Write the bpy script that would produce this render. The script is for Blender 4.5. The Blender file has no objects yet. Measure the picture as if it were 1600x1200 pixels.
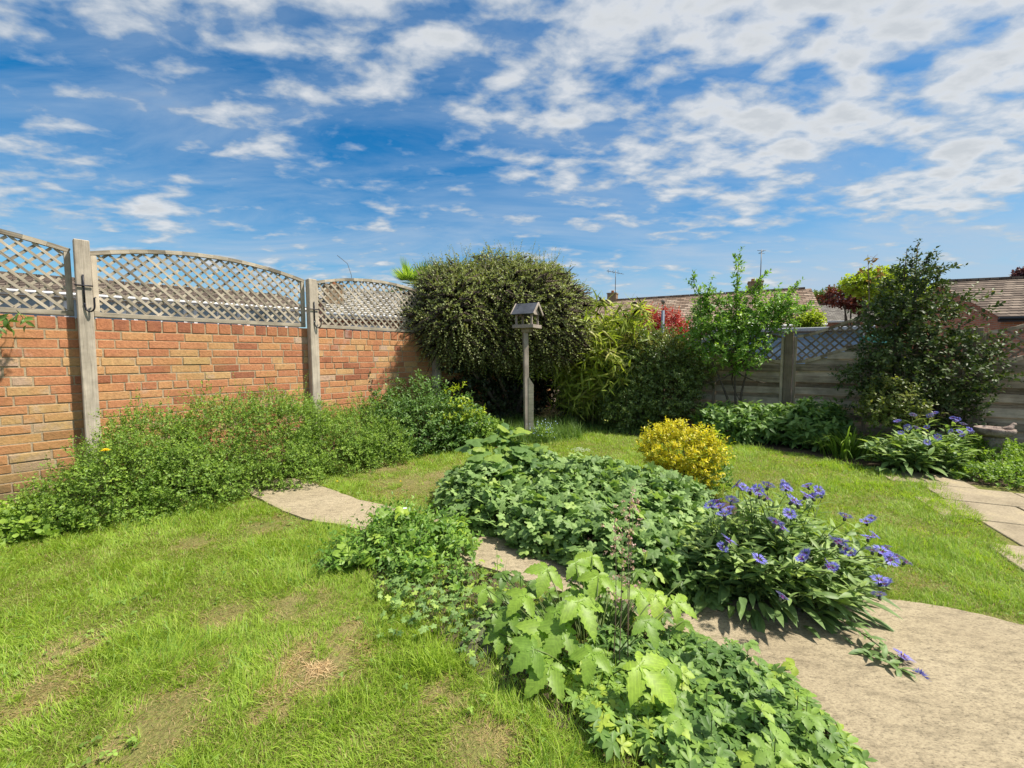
import bpy, math, numpy as np
from mathutils import Vector, Matrix
PI = math.pi
sc = bpy.context.scene
COL = sc.collection
# ------------------------------------------------------------------ camera
F, CX, CY, HOR, CAMH = 650.0, 800.0, 600.0, 555.0, 1.2
PITCH = math.atan((CY - HOR) / F)
cd = bpy.data.cameras.new('camera'); cam = bpy.data.objects.new('camera', cd); COL.objects.link(cam)
cd.sensor_width = 36.0; cd.lens = F / 1600 * 36.0; cd.clip_start = 0.05; cd.clip_end = 3000
cam.location = (0, 0, CAMH); cam.rotation_euler = (PI / 2 - PITCH, 0, 0)
sc.camera = cam
# ------------------------------------------------------------------ sun and sky
SUN_EL, SUN_AZ = math.radians(58), math.radians(97)          # azimuth from +Y towards +X
sd = Vector((math.sin(SUN_AZ) * math.cos(SUN_EL), math.cos(SUN_AZ) * math.cos(SUN_EL), math.sin(SUN_EL)))
sl = bpy.data.lights.new('sun', 'SUN'); sl.energy = 3.2; sl.angle = math.radians(2.0); sl.color = (1.0, 0.93, 0.82)
so = bpy.data.objects.new('sun', sl); COL.objects.link(so)
so.rotation_euler = (-sd).to_track_quat('-Z', 'Y').to_euler(); so.location = (8, 4, 12)
sc.view_settings.view_transform = 'Standard'; sc.view_settings.look = 'None'
sc.view_settings.exposure = 1.28; sc.view_settings.gamma = 1.0
W = bpy.data.worlds.new('World'); sc.world = W; W.use_nodes = True

class NT:
    def __init__(s, tree): s.t = tree; s.t.nodes.clear()
    def n(s, typ, **kw):
        nd = s.t.nodes.new(typ)
        for k, v in kw.items():
            if k.startswith('i_'):
                key = k[2:]; key = int(key) if key.isdigit() else key.replace('_', ' ')
                nd.inputs[key].default_value = v
            else: setattr(nd, k, v)
        return nd
    def l(s, a, ao, b, bi): s.t.links.new(a.outputs[ao], b.inputs[bi]); return b
    def math(s, op, a, b=None, clamp=False):
        m = s.t.nodes.new('ShaderNodeMath'); m.operation = op; m.use_clamp = clamp
        for i, v in enumerate((a, b)):
            if v is None: continue
            if isinstance(v, tuple): s.t.links.new(v[0].outputs[v[1]], m.inputs[i])
            elif isinstance(v, (int, float)): m.inputs[i].default_value = v
            else: s.t.links.new(v.outputs[0], m.inputs[i])
        return m
    def ramp(s, src, stops, out=0, interp='LINEAR'):
        r = s.t.nodes.new('ShaderNodeValToRGB'); cr = r.color_ramp; cr.interpolation = interp
        while len(cr.elements) < len(stops): cr.elements.new(0.5)
        for e, (p, c) in zip(cr.elements, stops):
            e.position = p; e.color = (c, c, c, 1) if isinstance(c, (int, float)) else (*c, 1)
        if src is not None: s.t.links.new(src.outputs[out], r.inputs[0])
        return r
    def mix(s, fac, a, b, blend='MIX'):
        m = s.t.nodes.new('ShaderNodeMix'); m.data_type = 'RGBA'; m.blend_type = blend
        if isinstance(fac, (int, float)): m.inputs[0].default_value = fac
        else: s.t.links.new(fac.outputs[0], m.inputs[0])
        for i, v in ((6, a), (7, b)):
            if isinstance(v, tuple): m.inputs[i].default_value = (*v, 1)
            elif v.bl_idname == 'ShaderNodeMix': s.t.links.new(v.outputs[2], m.inputs[i])
            else: s.t.links.new(v.outputs[0], m.inputs[i])
        return m
def cout(nd): return nd.outputs[2] if nd.bl_idname == 'ShaderNodeMix' else nd.outputs[0]

def build_world():
    t = NT(W.node_tree)
    sky = t.n('ShaderNodeTexSky', sky_type='NISHITA', sun_disc=False, sun_elevation=SUN_EL, sun_rotation=SUN_AZ)
    sky.air_density = 1.0; sky.dust_density = 0.3; sky.ozone_density = 3.0
    tc = t.n('ShaderNodeTexCoord')
    sep = t.n('ShaderNodeSeparateXYZ'); t.l(tc, 'Generated', sep, 0)
    zc = t.math('MAXIMUM', (sep, 2), 0.0)
    den = t.math('ADD', zc, 0.16)
    px = t.math('DIVIDE', (sep, 0), den); py = t.math('DIVIDE', (sep, 1), den)
    comb = t.n('ShaderNodeCombineXYZ'); t.l(px, 0, comb, 0); t.l(py, 0, comb, 1)
    mp = t.n('ShaderNodeMapping'); t.l(comb, 0, mp, 0)
    mp.inputs['Rotation'].default_value = (0, 0, math.radians(-20)); mp.inputs['Scale'].default_value = (1.0, 1.5, 1)
    mp.inputs['Location'].default_value = (7.3, 2.2, 0)
    fine = t.n('ShaderNodeTexNoise', i_Scale=6.4, i_Detail=9.0, i_Roughness=0.54, i_Distortion=0.15); t.l(mp, 0, fine, 'Vector')
    mid = t.n('ShaderNodeTexNoise', i_Scale=2.0, i_Detail=3.0, i_Roughness=0.5, i_Distortion=0.3); t.l(mp, 0, mid, 'Vector')
    big = t.n('ShaderNodeTexNoise', i_Scale=0.7, i_Detail=2.0, i_Roughness=0.5); t.l(mp, 0, big, 'Vector')
    # more cloud high up and to the right, a clear band low on the left
    e2 = t.math('ADD', (sep, 2), t.math('MULTIPLY', (sep, 0), 0.24))
    cov = t.ramp(e2, [(0.0, .40), (0.10, .41), (0.22, .38), (0.34, .40), (0.44, .56), (0.58, .66), (0.8, .70)])
    dens = t.math('ADD', cov, t.math('ADD', t.math('MULTIPLY', t.math('SUBTRACT', fine, 0.5), 1.5),
                  t.math('ADD', t.math('MULTIPLY', t.math('SUBTRACT', mid, 0.5), 1.35), t.math('MULTIPLY', t.math('SUBTRACT', big, 0.5), 0.5))))
    mask = t.ramp(dens, [(0.30, 0.0), (0.46, .28), (0.63, .74), (0.86, .97)])
    # thin streaky cirrus
    mp2 = t.n('ShaderNodeMapping'); t.l(comb, 0, mp2, 0); mp2.inputs['Scale'].default_value = (.45, 1.3, 1)
    mp2.inputs['Rotation'].default_value = (0, 0, math.radians(12))
    vn = t.n('ShaderNodeTexNoise', i_Scale=2.2, i_Detail=8.0, i_Roughness=0.62, i_Distortion=0.5); t.l(mp2, 0, vn, 'Vector')
    vfac = t.math('MULTIPLY', t.ramp(vn, [(0.40, 0.0), (0.68, 1.0)]), t.ramp(zc, [(0.0, .95), (0.16, .85), (0.3, .50), (0.5, .42), (0.8, .35)]))
    low = t.ramp(t.math('SUBTRACT', zc, t.math('MULTIPLY', (sep, 0), .10)), [(0.0, .90), (0.08, .74), (0.2, .34), (0.42, 0.05), (.6, 0.0)])
    m1 = t.math('MAXIMUM', mask, vfac)
    inv = t.math('MULTIPLY', t.math('SUBTRACT', 1.0, m1), t.math('SUBTRACT', 1.0, low)); m2 = t.math('SUBTRACT', 1.0, inv, clamp=True)
    hs = t.n('ShaderNodeHueSaturation', i_Saturation=1.48, i_Value=0.53); t.l(sky, 0, hs, 'Color')
    tint = t.mix(1.0, hs, (0.60, 1.14, 1.06), 'MULTIPLY')
    # bright edges, greyer where the cloud is thick
    shade = t.ramp(dens, [(0.40, (1.9, 2.4, 3.0)), (0.60, (2.3, 2.55, 2.8)), (0.78, (3.1, 3.2, 3.3)), (1.05, (2.5, 2.65, 2.8))])
    bg_c = t.mix(m2, tint, shade)
    bg = t.n('ShaderNodeBackground', i_Strength=0.10); t.t.links.new(cout(bg_c), bg.inputs[0])
    o = t.n('ShaderNodeOutputWorld'); t.l(bg, 0, o, 0)
build_world()

# ------------------------------------------------------------------ placing helpers
cp, sp = math.cos(PITCH), math.sin(PITCH)
def at(px, py, Y):
    u, v = (px - CX) / F, (CY - py) / F
    d = (u, cp + v * sp, -sp + v * cp)
    k = Y / d[1]
    return np.array((d[0] * k, Y, CAMH + d[2] * k))
def gp(px, py, z=0.0):
    u, v = (px - CX) / F, (CY - py) / F
    d = (u, cp + v * sp, -sp + v * cp)
    k = (z - CAMH) / d[2]
    return np.array((d[0] * k, d[1] * k, z))
def norm(a): return a / (np.linalg.norm(a, axis=-1, keepdims=True) + 1e-9)
def vnoise(x, y, seed=0):
    x = np.asarray(x, float); y = np.asarray(y, float)
    xi = np.floor(x).astype(np.int64); yi = np.floor(y).astype(np.int64); fx = x - xi; fy = y - yi
    def h(a, b):
        n = (a * 374761393 + b * 668265263 + seed * 1442695) & 0x7fffffff
        n = ((n ^ (n >> 13)) * 1274126177) & 0x7fffffff
        return ((n ^ (n >> 16)) & 0xffff) / 65535.0
    fx = fx * fx * (3 - 2 * fx); fy = fy * fy * (3 - 2 * fy)
    return (h(xi, yi) * (1 - fx) + h(xi + 1, yi) * fx) * (1 - fy) + (h(xi, yi + 1) * (1 - fx) + h(xi + 1, yi + 1) * fx) * fy
def fbm(x, y, seed=0): return (vnoise(x, y, seed) * .5 + vnoise(x * 2.1, y * 2.1, seed + 1) * .3 + vnoise(x * 4.3, y * 4.3, seed + 2) * .2)
def inside(poly, x, y):
    r = np.zeros(x.shape, bool); n = len(poly); j = n - 1
    for i in range(n):
        xi, yi = poly[i][:2]; xj, yj = poly[j][:2]
        c = ((yi > y) != (yj > y)) & (x < (xj - xi) * (y - yi) / (yj - yi + 1e-12) + xi)
        r ^= c; j = i
    return r

# ------------------------------------------------------------------ object helpers
def link(o, parent=None):
    COL.objects.link(o)
    if parent is not None: o.parent = parent
    return o
def tag(o, label=None, cat=None, group=None, kind=None):
    if label: o['label'] = label
    if cat: o['category'] = cat
    if group: o['group'] = group
    if kind: o['kind'] = kind
    return o
def empty(name, loc, label, cat, group=None):
    o = bpy.data.objects.new(name, None); o.location = tuple(float(v) for v in loc); o.empty_display_size = .1
    link(o); return tag(o, label, cat, group)
def copy_tree(o, parent=None):
    c = o.copy(); COL.objects.link(c); c.parent = parent
    for ch in list(o.children): copy_tree(ch, c)
    return c
def tri_mesh(name, V, Fc, mat, parent=None, rnd=None, lv=None, smooth=True, origin=None):
    """V in world coordinates; a parented mesh is stored relative to its thing's base"""
    V = np.asarray(V, np.float32); Fc = np.asarray(Fc, np.int32)
    off = np.zeros(3)
    if parent is not None:
        p = parent
        while p is not None: off = off + np.array(p.location); p = p.parent
    if origin is not None: off = off + np.array(origin)
    V = V - off.astype(np.float32)
    me = bpy.data.meshes.new(name); k = Fc.shape[1]
    me.vertices.add(len(V)); me.vertices.foreach_set('co', V.ravel())
    me.loops.add(Fc.size); me.loops.foreach_set('vertex_index', Fc.ravel())
    me.polygons.add(len(Fc)); me.polygons.foreach_set('loop_start', np.arange(0, Fc.size, k, dtype=np.int32))
    me.update(calc_edges=True)
    me.polygons.foreach_set('use_smooth', np.full(len(Fc), smooth, bool))
    if rnd is not None:
        a = me.attributes.new('rnd', 'FLOAT', 'POINT'); a.data.foreach_set('value', np.asarray(rnd, np.float32))
    if lv is not None:
        a = me.attributes.new('lv', 'FLOAT_VECTOR', 'POINT'); a.data.foreach_set('vector', np.asarray(lv, np.float32).ravel())
    me.materials.append(mat)
    o = bpy.data.objects.new(name, me)
    if origin is not None: o.location = tuple(float(v) for v in origin)
    return link(o, parent)
def inst(name, tmpl, P, T, N, S, rnd, mat, parent=None, origin=None):
    """many copies of a leaf template as one part"""
    TV, TF = tmpl; P = np.asarray(P); n = len(P)
    X = norm(np.asarray(T)); Y = norm(np.cross(np.asarray(N), X)); Z = np.cross(X, Y)
    S = np.asarray(S, float)
    if S.ndim == 0: S = np.full(n, float(S))
    if S.ndim == 1: S = np.repeat(S[:, None], 3, 1)
    v = (P[:, None, :] + (TV[None, :, 0] * S[:, None, 0])[..., None] * X[:, None, :]
         + (TV[None, :, 1] * S[:, None, 1])[..., None] * Y[:, None, :] + (TV[None, :, 2] * S[:, None, 2])[..., None] * Z[:, None, :])
    m = len(TV)
    f = (TF[None] + (np.arange(n) * m)[:, None, None]).reshape(-1, 3)
    return tri_mesh(name, v.reshape(-1, 3), f, mat, parent, np.repeat(rnd, m), np.tile(TV, (n, 1)), origin=origin)
# leaf templates: x along the leaf, y across, z along the normal
def leaf_tiny(w=.3, fold=.12):
    return (np.array([(0, 0, 0), (.45, -w, fold), (1, 0, -.05), (.45, w, fold)], float), np.array([(0, 1, 2), (0, 2, 3)]))
def leaf_simple(w=.22, n=4, fold=.25, droop=.25, peak=.45):
    V = [(0, 0, 0)]; Fc = []
    for i in range(1, n):
        x = i / n; hw = w * math.sin(PI * min(1, x ** (math.log(.5) / math.log(peak))))
        z = -droop * x * x
        V += [(x, -hw, z + fold * hw), (x, 0, z), (x, hw, z + fold * hw)]
    V.append((1, 0, -droop)); L = len(V) - 1
    Fc += [(0, 1, 2), (0, 2, 3)]
    for i in range(n - 2):
        a = 1 + 3 * i; b = a + 3
        Fc += [(a, b, b + 1), (a, b + 1, a + 1), (a + 1, b + 1, b + 2), (a + 1, b + 2, a + 2)]
    a = 1 + 3 * (n - 2); Fc += [(a, L, a + 1), (a + 1, L, a + 2)]
    return np.array(V, float), np.array(Fc)
def leaf_lobed(lobes=5, depth=.45, teeth=2, span=290, cup=.15, pleat=.05, seg=6, fwd=.25):
    th = []; rr = []
    n = lobes * seg; sp_ = math.radians(span)
    for i in range(n + 1):
        s = i / n; a = -sp_ / 2 + sp_ * s
        ph = (s * lobes) % 1.0
        r = 1 - depth * abs(2 * ph - 1) ** 1.5
        r *= 1 - (.07 if (i % 2) else 0) * teeth * .5
        r *= (.72 + .28 * math.cos(a * .55)) * (1 + fwd * math.cos(a) * .5)
        th.append(a); rr.append(r)
    V = [(0, 0, 0)]; Fc = []
    for k, q in ((.5, 1), (1, 2)):
        for i, (a, r) in enumerate(zip(th, rr)):
            rk = (r * k if k == 1 else min(r, .62) * .6)
            ph = ((i / n) * lobes) % 1.0
            z = -cup * rk * rk + pleat * rk * (1 - abs(2 * ph - 1) * 2)
            V.append((rk * math.cos(a) , rk * math.sin(a), z))
    m = n + 1
    for i in range(n):
        Fc += [(0, 1 + i, 2 + i), (1 + i, 1 + m + i, 2 + m + i), (1 + i, 2 + m + i, 2 + i)]
    return np.array(V, float) * .62, np.array(Fc)
def leaf_compound(angles, lens, w=.3, n=5, serr=.12, droop=.3, start=.12):
    """several serrated leaflets from one point (anemone, cinquefoil)"""
    VV = []; FF = []
    for a, L in zip(angles, lens):
        V = [(0, 0, 0)]; Fc = []
        rows = n
        for i in range(1, rows):
            x = i / rows; hw = w * math.sin(PI * x ** .95) * (1 + (serr if i % 2 else -serr))
            z = -droop * x * x * .8
            V += [(x, -hw, z + .3 * hw), (x, 0, z), (x, hw, z + .3 * hw)]
        V.append((1, 0, -droop)); E = len(V) - 1
        Fc += [(0, 1, 2), (0, 2, 3)]
        for i in range(rows - 2):
            p = 1 + 3 * i; q = p + 3
            Fc += [(p, q, q + 1), (p, q + 1, p + 1), (p + 1, q + 1, q + 2), (p + 1, q + 2, p + 2)]
        p = 1 + 3 * (rows - 2); Fc += [(p, E, p + 1), (p + 1, E, p + 2)]
        V = np.array(V, float) * L; V[:, 0] += start
        c, s = math.cos(a), math.sin(a)
        V = np.stack([V[:, 0] * c - V[:, 1] * s, V[:, 0] * s + V[:, 1] * c, V[:, 2]], 1)
        FF.append(np.array(Fc) + sum(len(v) for v in VV)); VV.append(V)
    return np.concatenate(VV), np.concatenate(FF)
def ribbons(name, P, az, L, Wd, lean, droop, rnd, mat, parent=None, nseg=3, origin=None):
    """blades: P base, az heading, L length, Wd width, lean 0..1, droop 0..1"""
    P = np.asarray(P, float); n = len(P); t = np.linspace(0, 1, nseg + 1)
    hx, hy = np.cos(az), np.sin(az)
    r = (L * lean)[:, None] * (t[None] * .45 + t[None] ** 2 * .55 * (1 + droop[:, None]))
    z = L[:, None] * (t[None] * np.sqrt(np.maximum(0.05, 1 - lean ** 2))[:, None] - (droop[:, None] * .75) * t[None] ** 2.6)
    cx = P[:, 0, None] + hx[:, None] * r; cy = P[:, 1, None] + hy[:, None] * r; cz = P[:, 2, None] + z
    tw = az + PI / 2 + (np.sin(np.arange(n) * 12.9898) * 0.6)
    w = Wd[:, None] * (1 - t[None] ** 2.2) * .5
    ox = np.cos(tw)[:, None] * w; oy = np.sin(tw)[:, None] * w
    V = np.empty((n, 2 * nseg + 1, 3))
    V[:, 0:2 * nseg:2, 0] = (cx - ox)[:, :nseg]; V[:, 0:2 * nseg:2, 1] = (cy - oy)[:, :nseg]; V[:, 0:2 * nseg:2, 2] = cz[:, :nseg]
    V[:, 1:2 * nseg:2, 0] = (cx + ox)[:, :nseg]; V[:, 1:2 * nseg:2, 1] = (cy + oy)[:, :nseg]; V[:, 1:2 * nseg:2, 2] = cz[:, :nseg]
    V[:, -1, 0] = cx[:, -1]; V[:, -1, 1] = cy[:, -1]; V[:, -1, 2] = cz[:, -1]
    Fc = []
    for i in range(nseg - 1): Fc += [(2 * i, 2 * i + 1, 2 * i + 3), (2 * i, 2 * i + 3, 2 * i + 2)]
    Fc.append((2 * nseg - 2, 2 * nseg - 1, 2 * nseg)); Fc = np.array(Fc); m = 2 * nseg + 1
    lv = np.zeros((n, m, 3)); lv[:, 0:2 * nseg:2, 0] = t[:nseg]; lv[:, 1:2 * nseg:2, 0] = t[:nseg]; lv[:, -1, 0] = 1
    return tri_mesh(name, V.reshape(-1, 3), (Fc[None] + (np.arange(n) * m)[:, None, None]).reshape(-1, 3), mat, parent,
                    np.repeat(rnd, m), lv.reshape(-1, 3), origin=origin)
def tube_arrays(paths, sides=5):
    """paths: list of (points Nx3, radii N)"""
    VV = []; FF = []; RR = []; LV = []; base = 0
    for k, (pts, rad) in enumerate(paths):
        pts = np.asarray(pts, float); n = len(pts)
        rad = np.full(n, rad) if np.isscalar(rad) else np.asarray(rad, float)
        T = norm(np.gradient(pts, axis=0)); ref = np.array((0, 0, 1.0)) if abs(T[0, 2]) < .9 else np.array((1.0, 0, 0))
        U = norm(np.cross(T, ref)); V_ = np.cross(T, U)
        a = np.arange(sides) * 2 * PI / sides
        ring = pts[:, None] + rad[:, None, None] * (np.cos(a)[None, :, None] * U[:, None] + np.sin(a)[None, :, None] * V_[:, None])
        VV.append(ring.reshape(-1, 3)); 
        s = np.concatenate([[0], np.cumsum(np.linalg.norm(np.diff(pts, axis=0), axis=1))])
        lv = np.zeros((n, sides, 3)); lv[..., 0] = s[:, None]; lv[..., 1] = (a * .02)[None]; lv[..., 2] = k * .37
        LV.append(lv.reshape(-1, 3)); RR.append(np.full(n * sides, (k * .618) % 1))
        for i in range(n - 1):
            for j in range(sides):
                q = (j + 1) % sides; A = base + i * sides + j; B = base + i * sides + q; C_ = B + sides; D = A + sides
                FF += [(A, B, C_), (A, C_, D)]
        for j in range(1, sides - 1):
            FF += [(base, base + j + 1, base + j)]; e = base + (n - 1) * sides; FF += [(e, e + j, e + j + 1)]
        base += n * sides
    return np.concatenate(VV), np.array(FF), np.concatenate(RR), np.concatenate(LV)
def tubes(name, paths, mat, parent=None, sides=5, origin=None):
    V, Fc, R, LV = tube_arrays(paths, sides)
    return tri_mesh(name, V, Fc, mat, parent, R, LV, origin=origin)
def bez(a, b, c, n=6):
    t = np.linspace(0, 1, n)[:, None]; a, b, c = map(np.asarray, (a, b, c))
    return (1 - t) ** 2 * a + 2 * t * (1 - t) * b + t * t * c
class MB:
    """boxes, quads and lathes collected into ONE mesh"""
    def __init__(s): s.V = []; s.F = []; s.R = []; s.L = []; s.UV = {}; s.k = 0
    def box(s, c, ax, ay, az, rnd=None, bev=0.0, jit=0.0):
        """c centre; ax, ay, az half-extent vectors (length first)"""
        c, ax, ay, az = (np.asarray(v, float) for v in (c, ax, ay, az)); b = len(s.V)
        rnd = (s.k * .61803 + .37) % 1 if rnd is None else rnd; s.k += 1
        la, lb, lc = (np.linalg.norm(v) for v in (ax, ay, az))
        if bev <= 0:
            for i in (-1, 1):
                for j in (-1, 1):
                    for k in (-1, 1):
                        s.V.append(c + ax * i + ay * j + az * k); s.L.append((la * i + s.k * .7, lb * j, lc * k)); s.R.append(rnd)
            for f in ((0, 1, 3, 2), (4, 6, 7, 5), (0, 4, 5, 1), (2, 3, 7, 6), (0, 2, 6, 4), (1, 5, 7, 3)): s.F.append(tuple(b + q for q in f))
        else:
            fa, fb, fc = 1 - bev / la, 1 - bev / lb, 1 - bev / lc
            idx = {}
            for i in (-1, 1):
                for j in (-1, 1):
                    for k in (-1, 1):
                        for q, (x, y, z) in enumerate(((i, j * fb, k * fc), (i * fa, j, k * fc), (i * fa, j * fb, k))):
                            idx[(i, j, k, q)] = len(s.V)
                            s.V.append(c + ax * x + ay * y + az * z); s.L.append((la * x + s.k * .7, lb * y, lc * z)); s.R.append(rnd)
            for i in (-1, 1):
                s.F.append(tuple(idx[(i, j, k, 0)] for j, k in ((-1, -1), (1, -1), (1, 1), (-1, 1))))
                s.F.append(tuple(idx[(j, i, k, 1)] for j, k in ((-1, -1), (-1, 1), (1, 1), (1, -1))))
                s.F.append(tuple(idx[(j, k, i, 2)] for j, k in ((-1, -1), (1, -1), (1, 1), (-1, 1))))
            for j in (-1, 1):
                for k in (-1, 1):
                    s.F.append((idx[(-1, j, k, 1)], idx[(1, j, k, 1)], idx[(1, j, k, 2)], idx[(-1, j, k, 2)]))
                    s.F.append((idx[(j, -1, k, 0)], idx[(j, 1, k, 0)], idx[(j, 1, k, 2)], idx[(j, -1, k, 2)]))
                    s.F.append((idx[(j, k, -1, 0)], idx[(j, k, 1, 0)], idx[(j, k, 1, 1)], idx[(j, k, -1, 1)]))
            for i in (-1, 1):
                for j in (-1, 1):
                    for k in (-1, 1): s.F.append((idx[(i, j, k, 0)], idx[(i, j, k, 1)], idx[(i, j, k, 2)]))
        return s
    def bar(s, a, b, w, t, nrm, rnd=None, bev=0.0):
        a, b, nrm = (np.asarray(v, float) for v in (a, b, nrm)); d = b - a; L = np.linalg.norm(d); d = d / L
        side = norm(np.cross(nrm, d)); n2 = np.cross(d, side)
        return s.box((a + b) / 2, d * L / 2, side * w / 2, n2 * t / 2, rnd, bev)
    def poly(s, pts, uv=None, rnd=.5):
        b = len(s.V)
        for i, p in enumerate(pts):
            s.V.append(np.asarray(p, float)); s.R.append(rnd); s.L.append((uv[i][0], uv[i][1], 0) if uv else tuple(p))
        s.F.append(tuple(range(b, b + len(pts)))); return s
    def lathe(s, prof, c=(0, 0, 0), n=24, wob=0.0, rng=None):
        b = len(s.V); m = len(prof)
        for i, (r, z) in enumerate(prof):
            for j in range(n):
                a = 2 * PI * j / n; q = r * (1 + (rng.normal() * wob if rng is not None else 0))
                s.V.append(np.array((c[0] + q * math.cos(a), c[1] + q * math.sin(a), c[2] + z))); s.R.append(.5); s.L.append((q * math.cos(a), q * math.sin(a), z))
        for i in range(m - 1):
            for j in range(n):
                q = (j + 1) % n; s.F.append((b + i * n + j, b + i * n + q, b + (i + 1) * n + q, b + (i + 1) * n + j))
        s.F.append(tuple(b + j for j in range(n))[::-1]); s.F.append(tuple(b + (m - 1) * n + j for j in range(n)))
        return s
    def build(s, name, mat, parent=None, smooth=False, origin=None):
        off = np.zeros(3); p = parent
        while p is not None: off = off + np.array(p.location); p = p.parent
        if origin is not None: off = off + np.array(origin)
        me = bpy.data.meshes.new(name); me.from_pydata([tuple(v - off) for v in s.V], [], s.F); me.update()
        me.attributes.new('rnd', 'FLOAT', 'POINT').data.foreach_set('value', np.array(s.R, np.float32))
        me.attributes.new('lv', 'FLOAT_VECTOR', 'POINT').data.foreach_set('vector', np.array(s.L, np.float32).ravel())
        if smooth: me.polygons.foreach_set('use_smooth', np.ones(len(me.polygons), bool))
        me.materials.append(mat); o = bpy.data.objects.new(name, me)
        if origin is not None: o.location = tuple(float(v) for v in origin)
        return link(o, parent)

# ------------------------------------------------------------------ materials
def new_mat(name):
    m = bpy.data.materials.new(name); m.use_nodes = True; return m, NT(m.node_tree)
def finish(t, col, rough=.8, bump=None, bstr=.3, bdist=.01, spec=.3, metal=0.0):
    b = t.n('ShaderNodeBsdfPrincipled', i_Roughness=rough, i_Metallic=metal); b.inputs['Specular IOR Level'].default_value = spec
    if isinstance(col, tuple): b.inputs['Base Color'].default_value = (*col, 1)
    else: t.t.links.new(cout(col), b.inputs['Base Color'])
    if bump is not None:
        bp = t.n('ShaderNodeBump', i_Strength=bstr, i_Distance=bdist); t.t.links.new(cout(bump), bp.inputs['Height']); t.l(bp, 0, b, 'Normal')
    o = t.n('ShaderNodeOutputMaterial'); t.l(b, 0, o, 0); return b
def leaf_mat(name, stops, trans=.35, rough=.5, edge=None, vein=0.0, spec=.35, edge_w=(.12, .2), back=1.25):
    """colour by each leaf's own random number; edge = colour of a variegated margin"""
    m, t = new_mat(name)
    a = t.n('ShaderNodeAttribute', attribute_name='rnd'); r = t.ramp(a, stops, out=2)
    lv = t.n('ShaderNodeAttribute', attribute_name='lv'); s = t.n('ShaderNodeSeparateXYZ'); t.l(lv, 'Vector', s, 0)
    col = r
    if edge is not None:
        ay = t.math('ABSOLUTE', (s, 1)); e = t.ramp(ay, [(edge_w[0], 0.0), (edge_w[1], 1.0)])
        col = t.mix(e, r, edge)
    if vein > 0:
        ab = t.math('ABSOLUTE', (s, 1))
        ph = t.math('SUBTRACT', t.math('MULTIPLY', (s, 0), 1.0), t.math('MULTIPLY', ab, .9))
        w = t.math('SINE', t.math('MULTIPLY', ph, 62.0))
        wv = t.ramp(w, [(.72, 0.0), (1.0, 1.0)])
        col = t.mix(t.math('MULTIPLY', wv, vein), col, t.mix(1.0, col, (1.5, 1.45, 1.3), 'MULTIPLY'))
    g = t.n('ShaderNodeTexNoise', i_Scale=60.0, i_Detail=2.0); gm = t.n('ShaderNodeNewGeometry'); t.l(gm, 'Position', g, 'Vector')
    gr = t.ramp(g, [(.3, .82), (.7, 1.15)]); col = t.mix(1.0, col, gr, 'MULTIPLY')
    b = t.n('ShaderNodeBsdfPrincipled', i_Roughness=rough); b.inputs['Specular IOR Level'].default_value = spec
    t.t.links.new(cout(col), b.inputs['Base Color'])
    tr = t.n('ShaderNodeBsdfTranslucent'); tc = t.mix(1.0, col, (1.15 * back, 1.2 * back, .55 * back), 'MULTIPLY'); t.t.links.new(cout(tc), tr.inputs[0])
    mx = t.n('ShaderNodeMixShader', i_0=trans); t.l(b, 0, mx, 1); t.l(tr, 0, mx, 2)
    o = t.n('ShaderNodeOutputMaterial'); t.l(mx, 0, o, 0)
    return m
def wood_mat(name, cols, rough=.85, green=0.0):
    m, t = new_mat(name)
    lv = t.n('ShaderNodeAttribute', attribute_name='lv'); rn = t.n('ShaderNodeAttribute', attribute_name='rnd')
    mp = t.n('ShaderNodeMapping'); t.l(lv, 'Vector', mp, 0); mp.inputs['Scale'].default_value = (2.2, 60, 60)
    n1 = t.n('ShaderNodeTexNoise', i_Scale=1.6, i_Detail=6.0, i_Roughness=.65, i_Distortion=.6); t.l(mp, 0, n1, 'Vector')
    mix = t.math('ADD', t.math('MULTIPLY', n1, .65), t.math('MULTIPLY', (rn, 2), .35))
    c = t.ramp(mix, cols)
    gm = t.n('ShaderNodeNewGeometry'); n2 = t.n('ShaderNodeTexNoise', i_Scale=6.0, i_Detail=5.0, i_Roughness=.6); t.l(gm, 'Position', n2, 'Vector')
    blot = t.ramp(n2, [(.35, .7), (.65, 1.12)]); c = t.mix(1.0, c, blot, 'MULTIPLY')
    if green > 0:
        n3 = t.n('ShaderNodeTexNoise', i_Scale=2.3, i_Detail=5.0); t.l(gm, 'Position', n3, 'Vector')
        c = t.mix(t.math('MULTIPLY', t.ramp(n3, [(.45, 0.0), (.7, 1.0)]), green), c, (.10, .12, .045))
    finish(t, c, rough, n1, .5, .004); return m
def noise_mat(name, stops, scale=5, rough=.9, bstr=.3, bdist=.01, detail=6, spec=.25, fine=80, fine_amt=(.8, 1.15)):
    m, t = new_mat(name); gm = t.n('ShaderNodeNewGeometry')
    n1 = t.n('ShaderNodeTexNoise', i_Scale=float(scale), i_Detail=float(detail), i_Roughness=.6); t.l(gm, 'Position', n1, 'Vector')
    n2 = t.n('ShaderNodeTexNoise', i_Scale=float(fine), i_Detail=3.0); t.l(gm, 'Position', n2, 'Vector')
    c = t.mix(1.0, t.ramp(n1, stops), t.ramp(n2, [(.3, fine_amt[0]), (.7, fine_amt[1])]), 'MULTIPLY')
    finish(t, c, rough, n2, bstr, bdist, spec); return m
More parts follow.
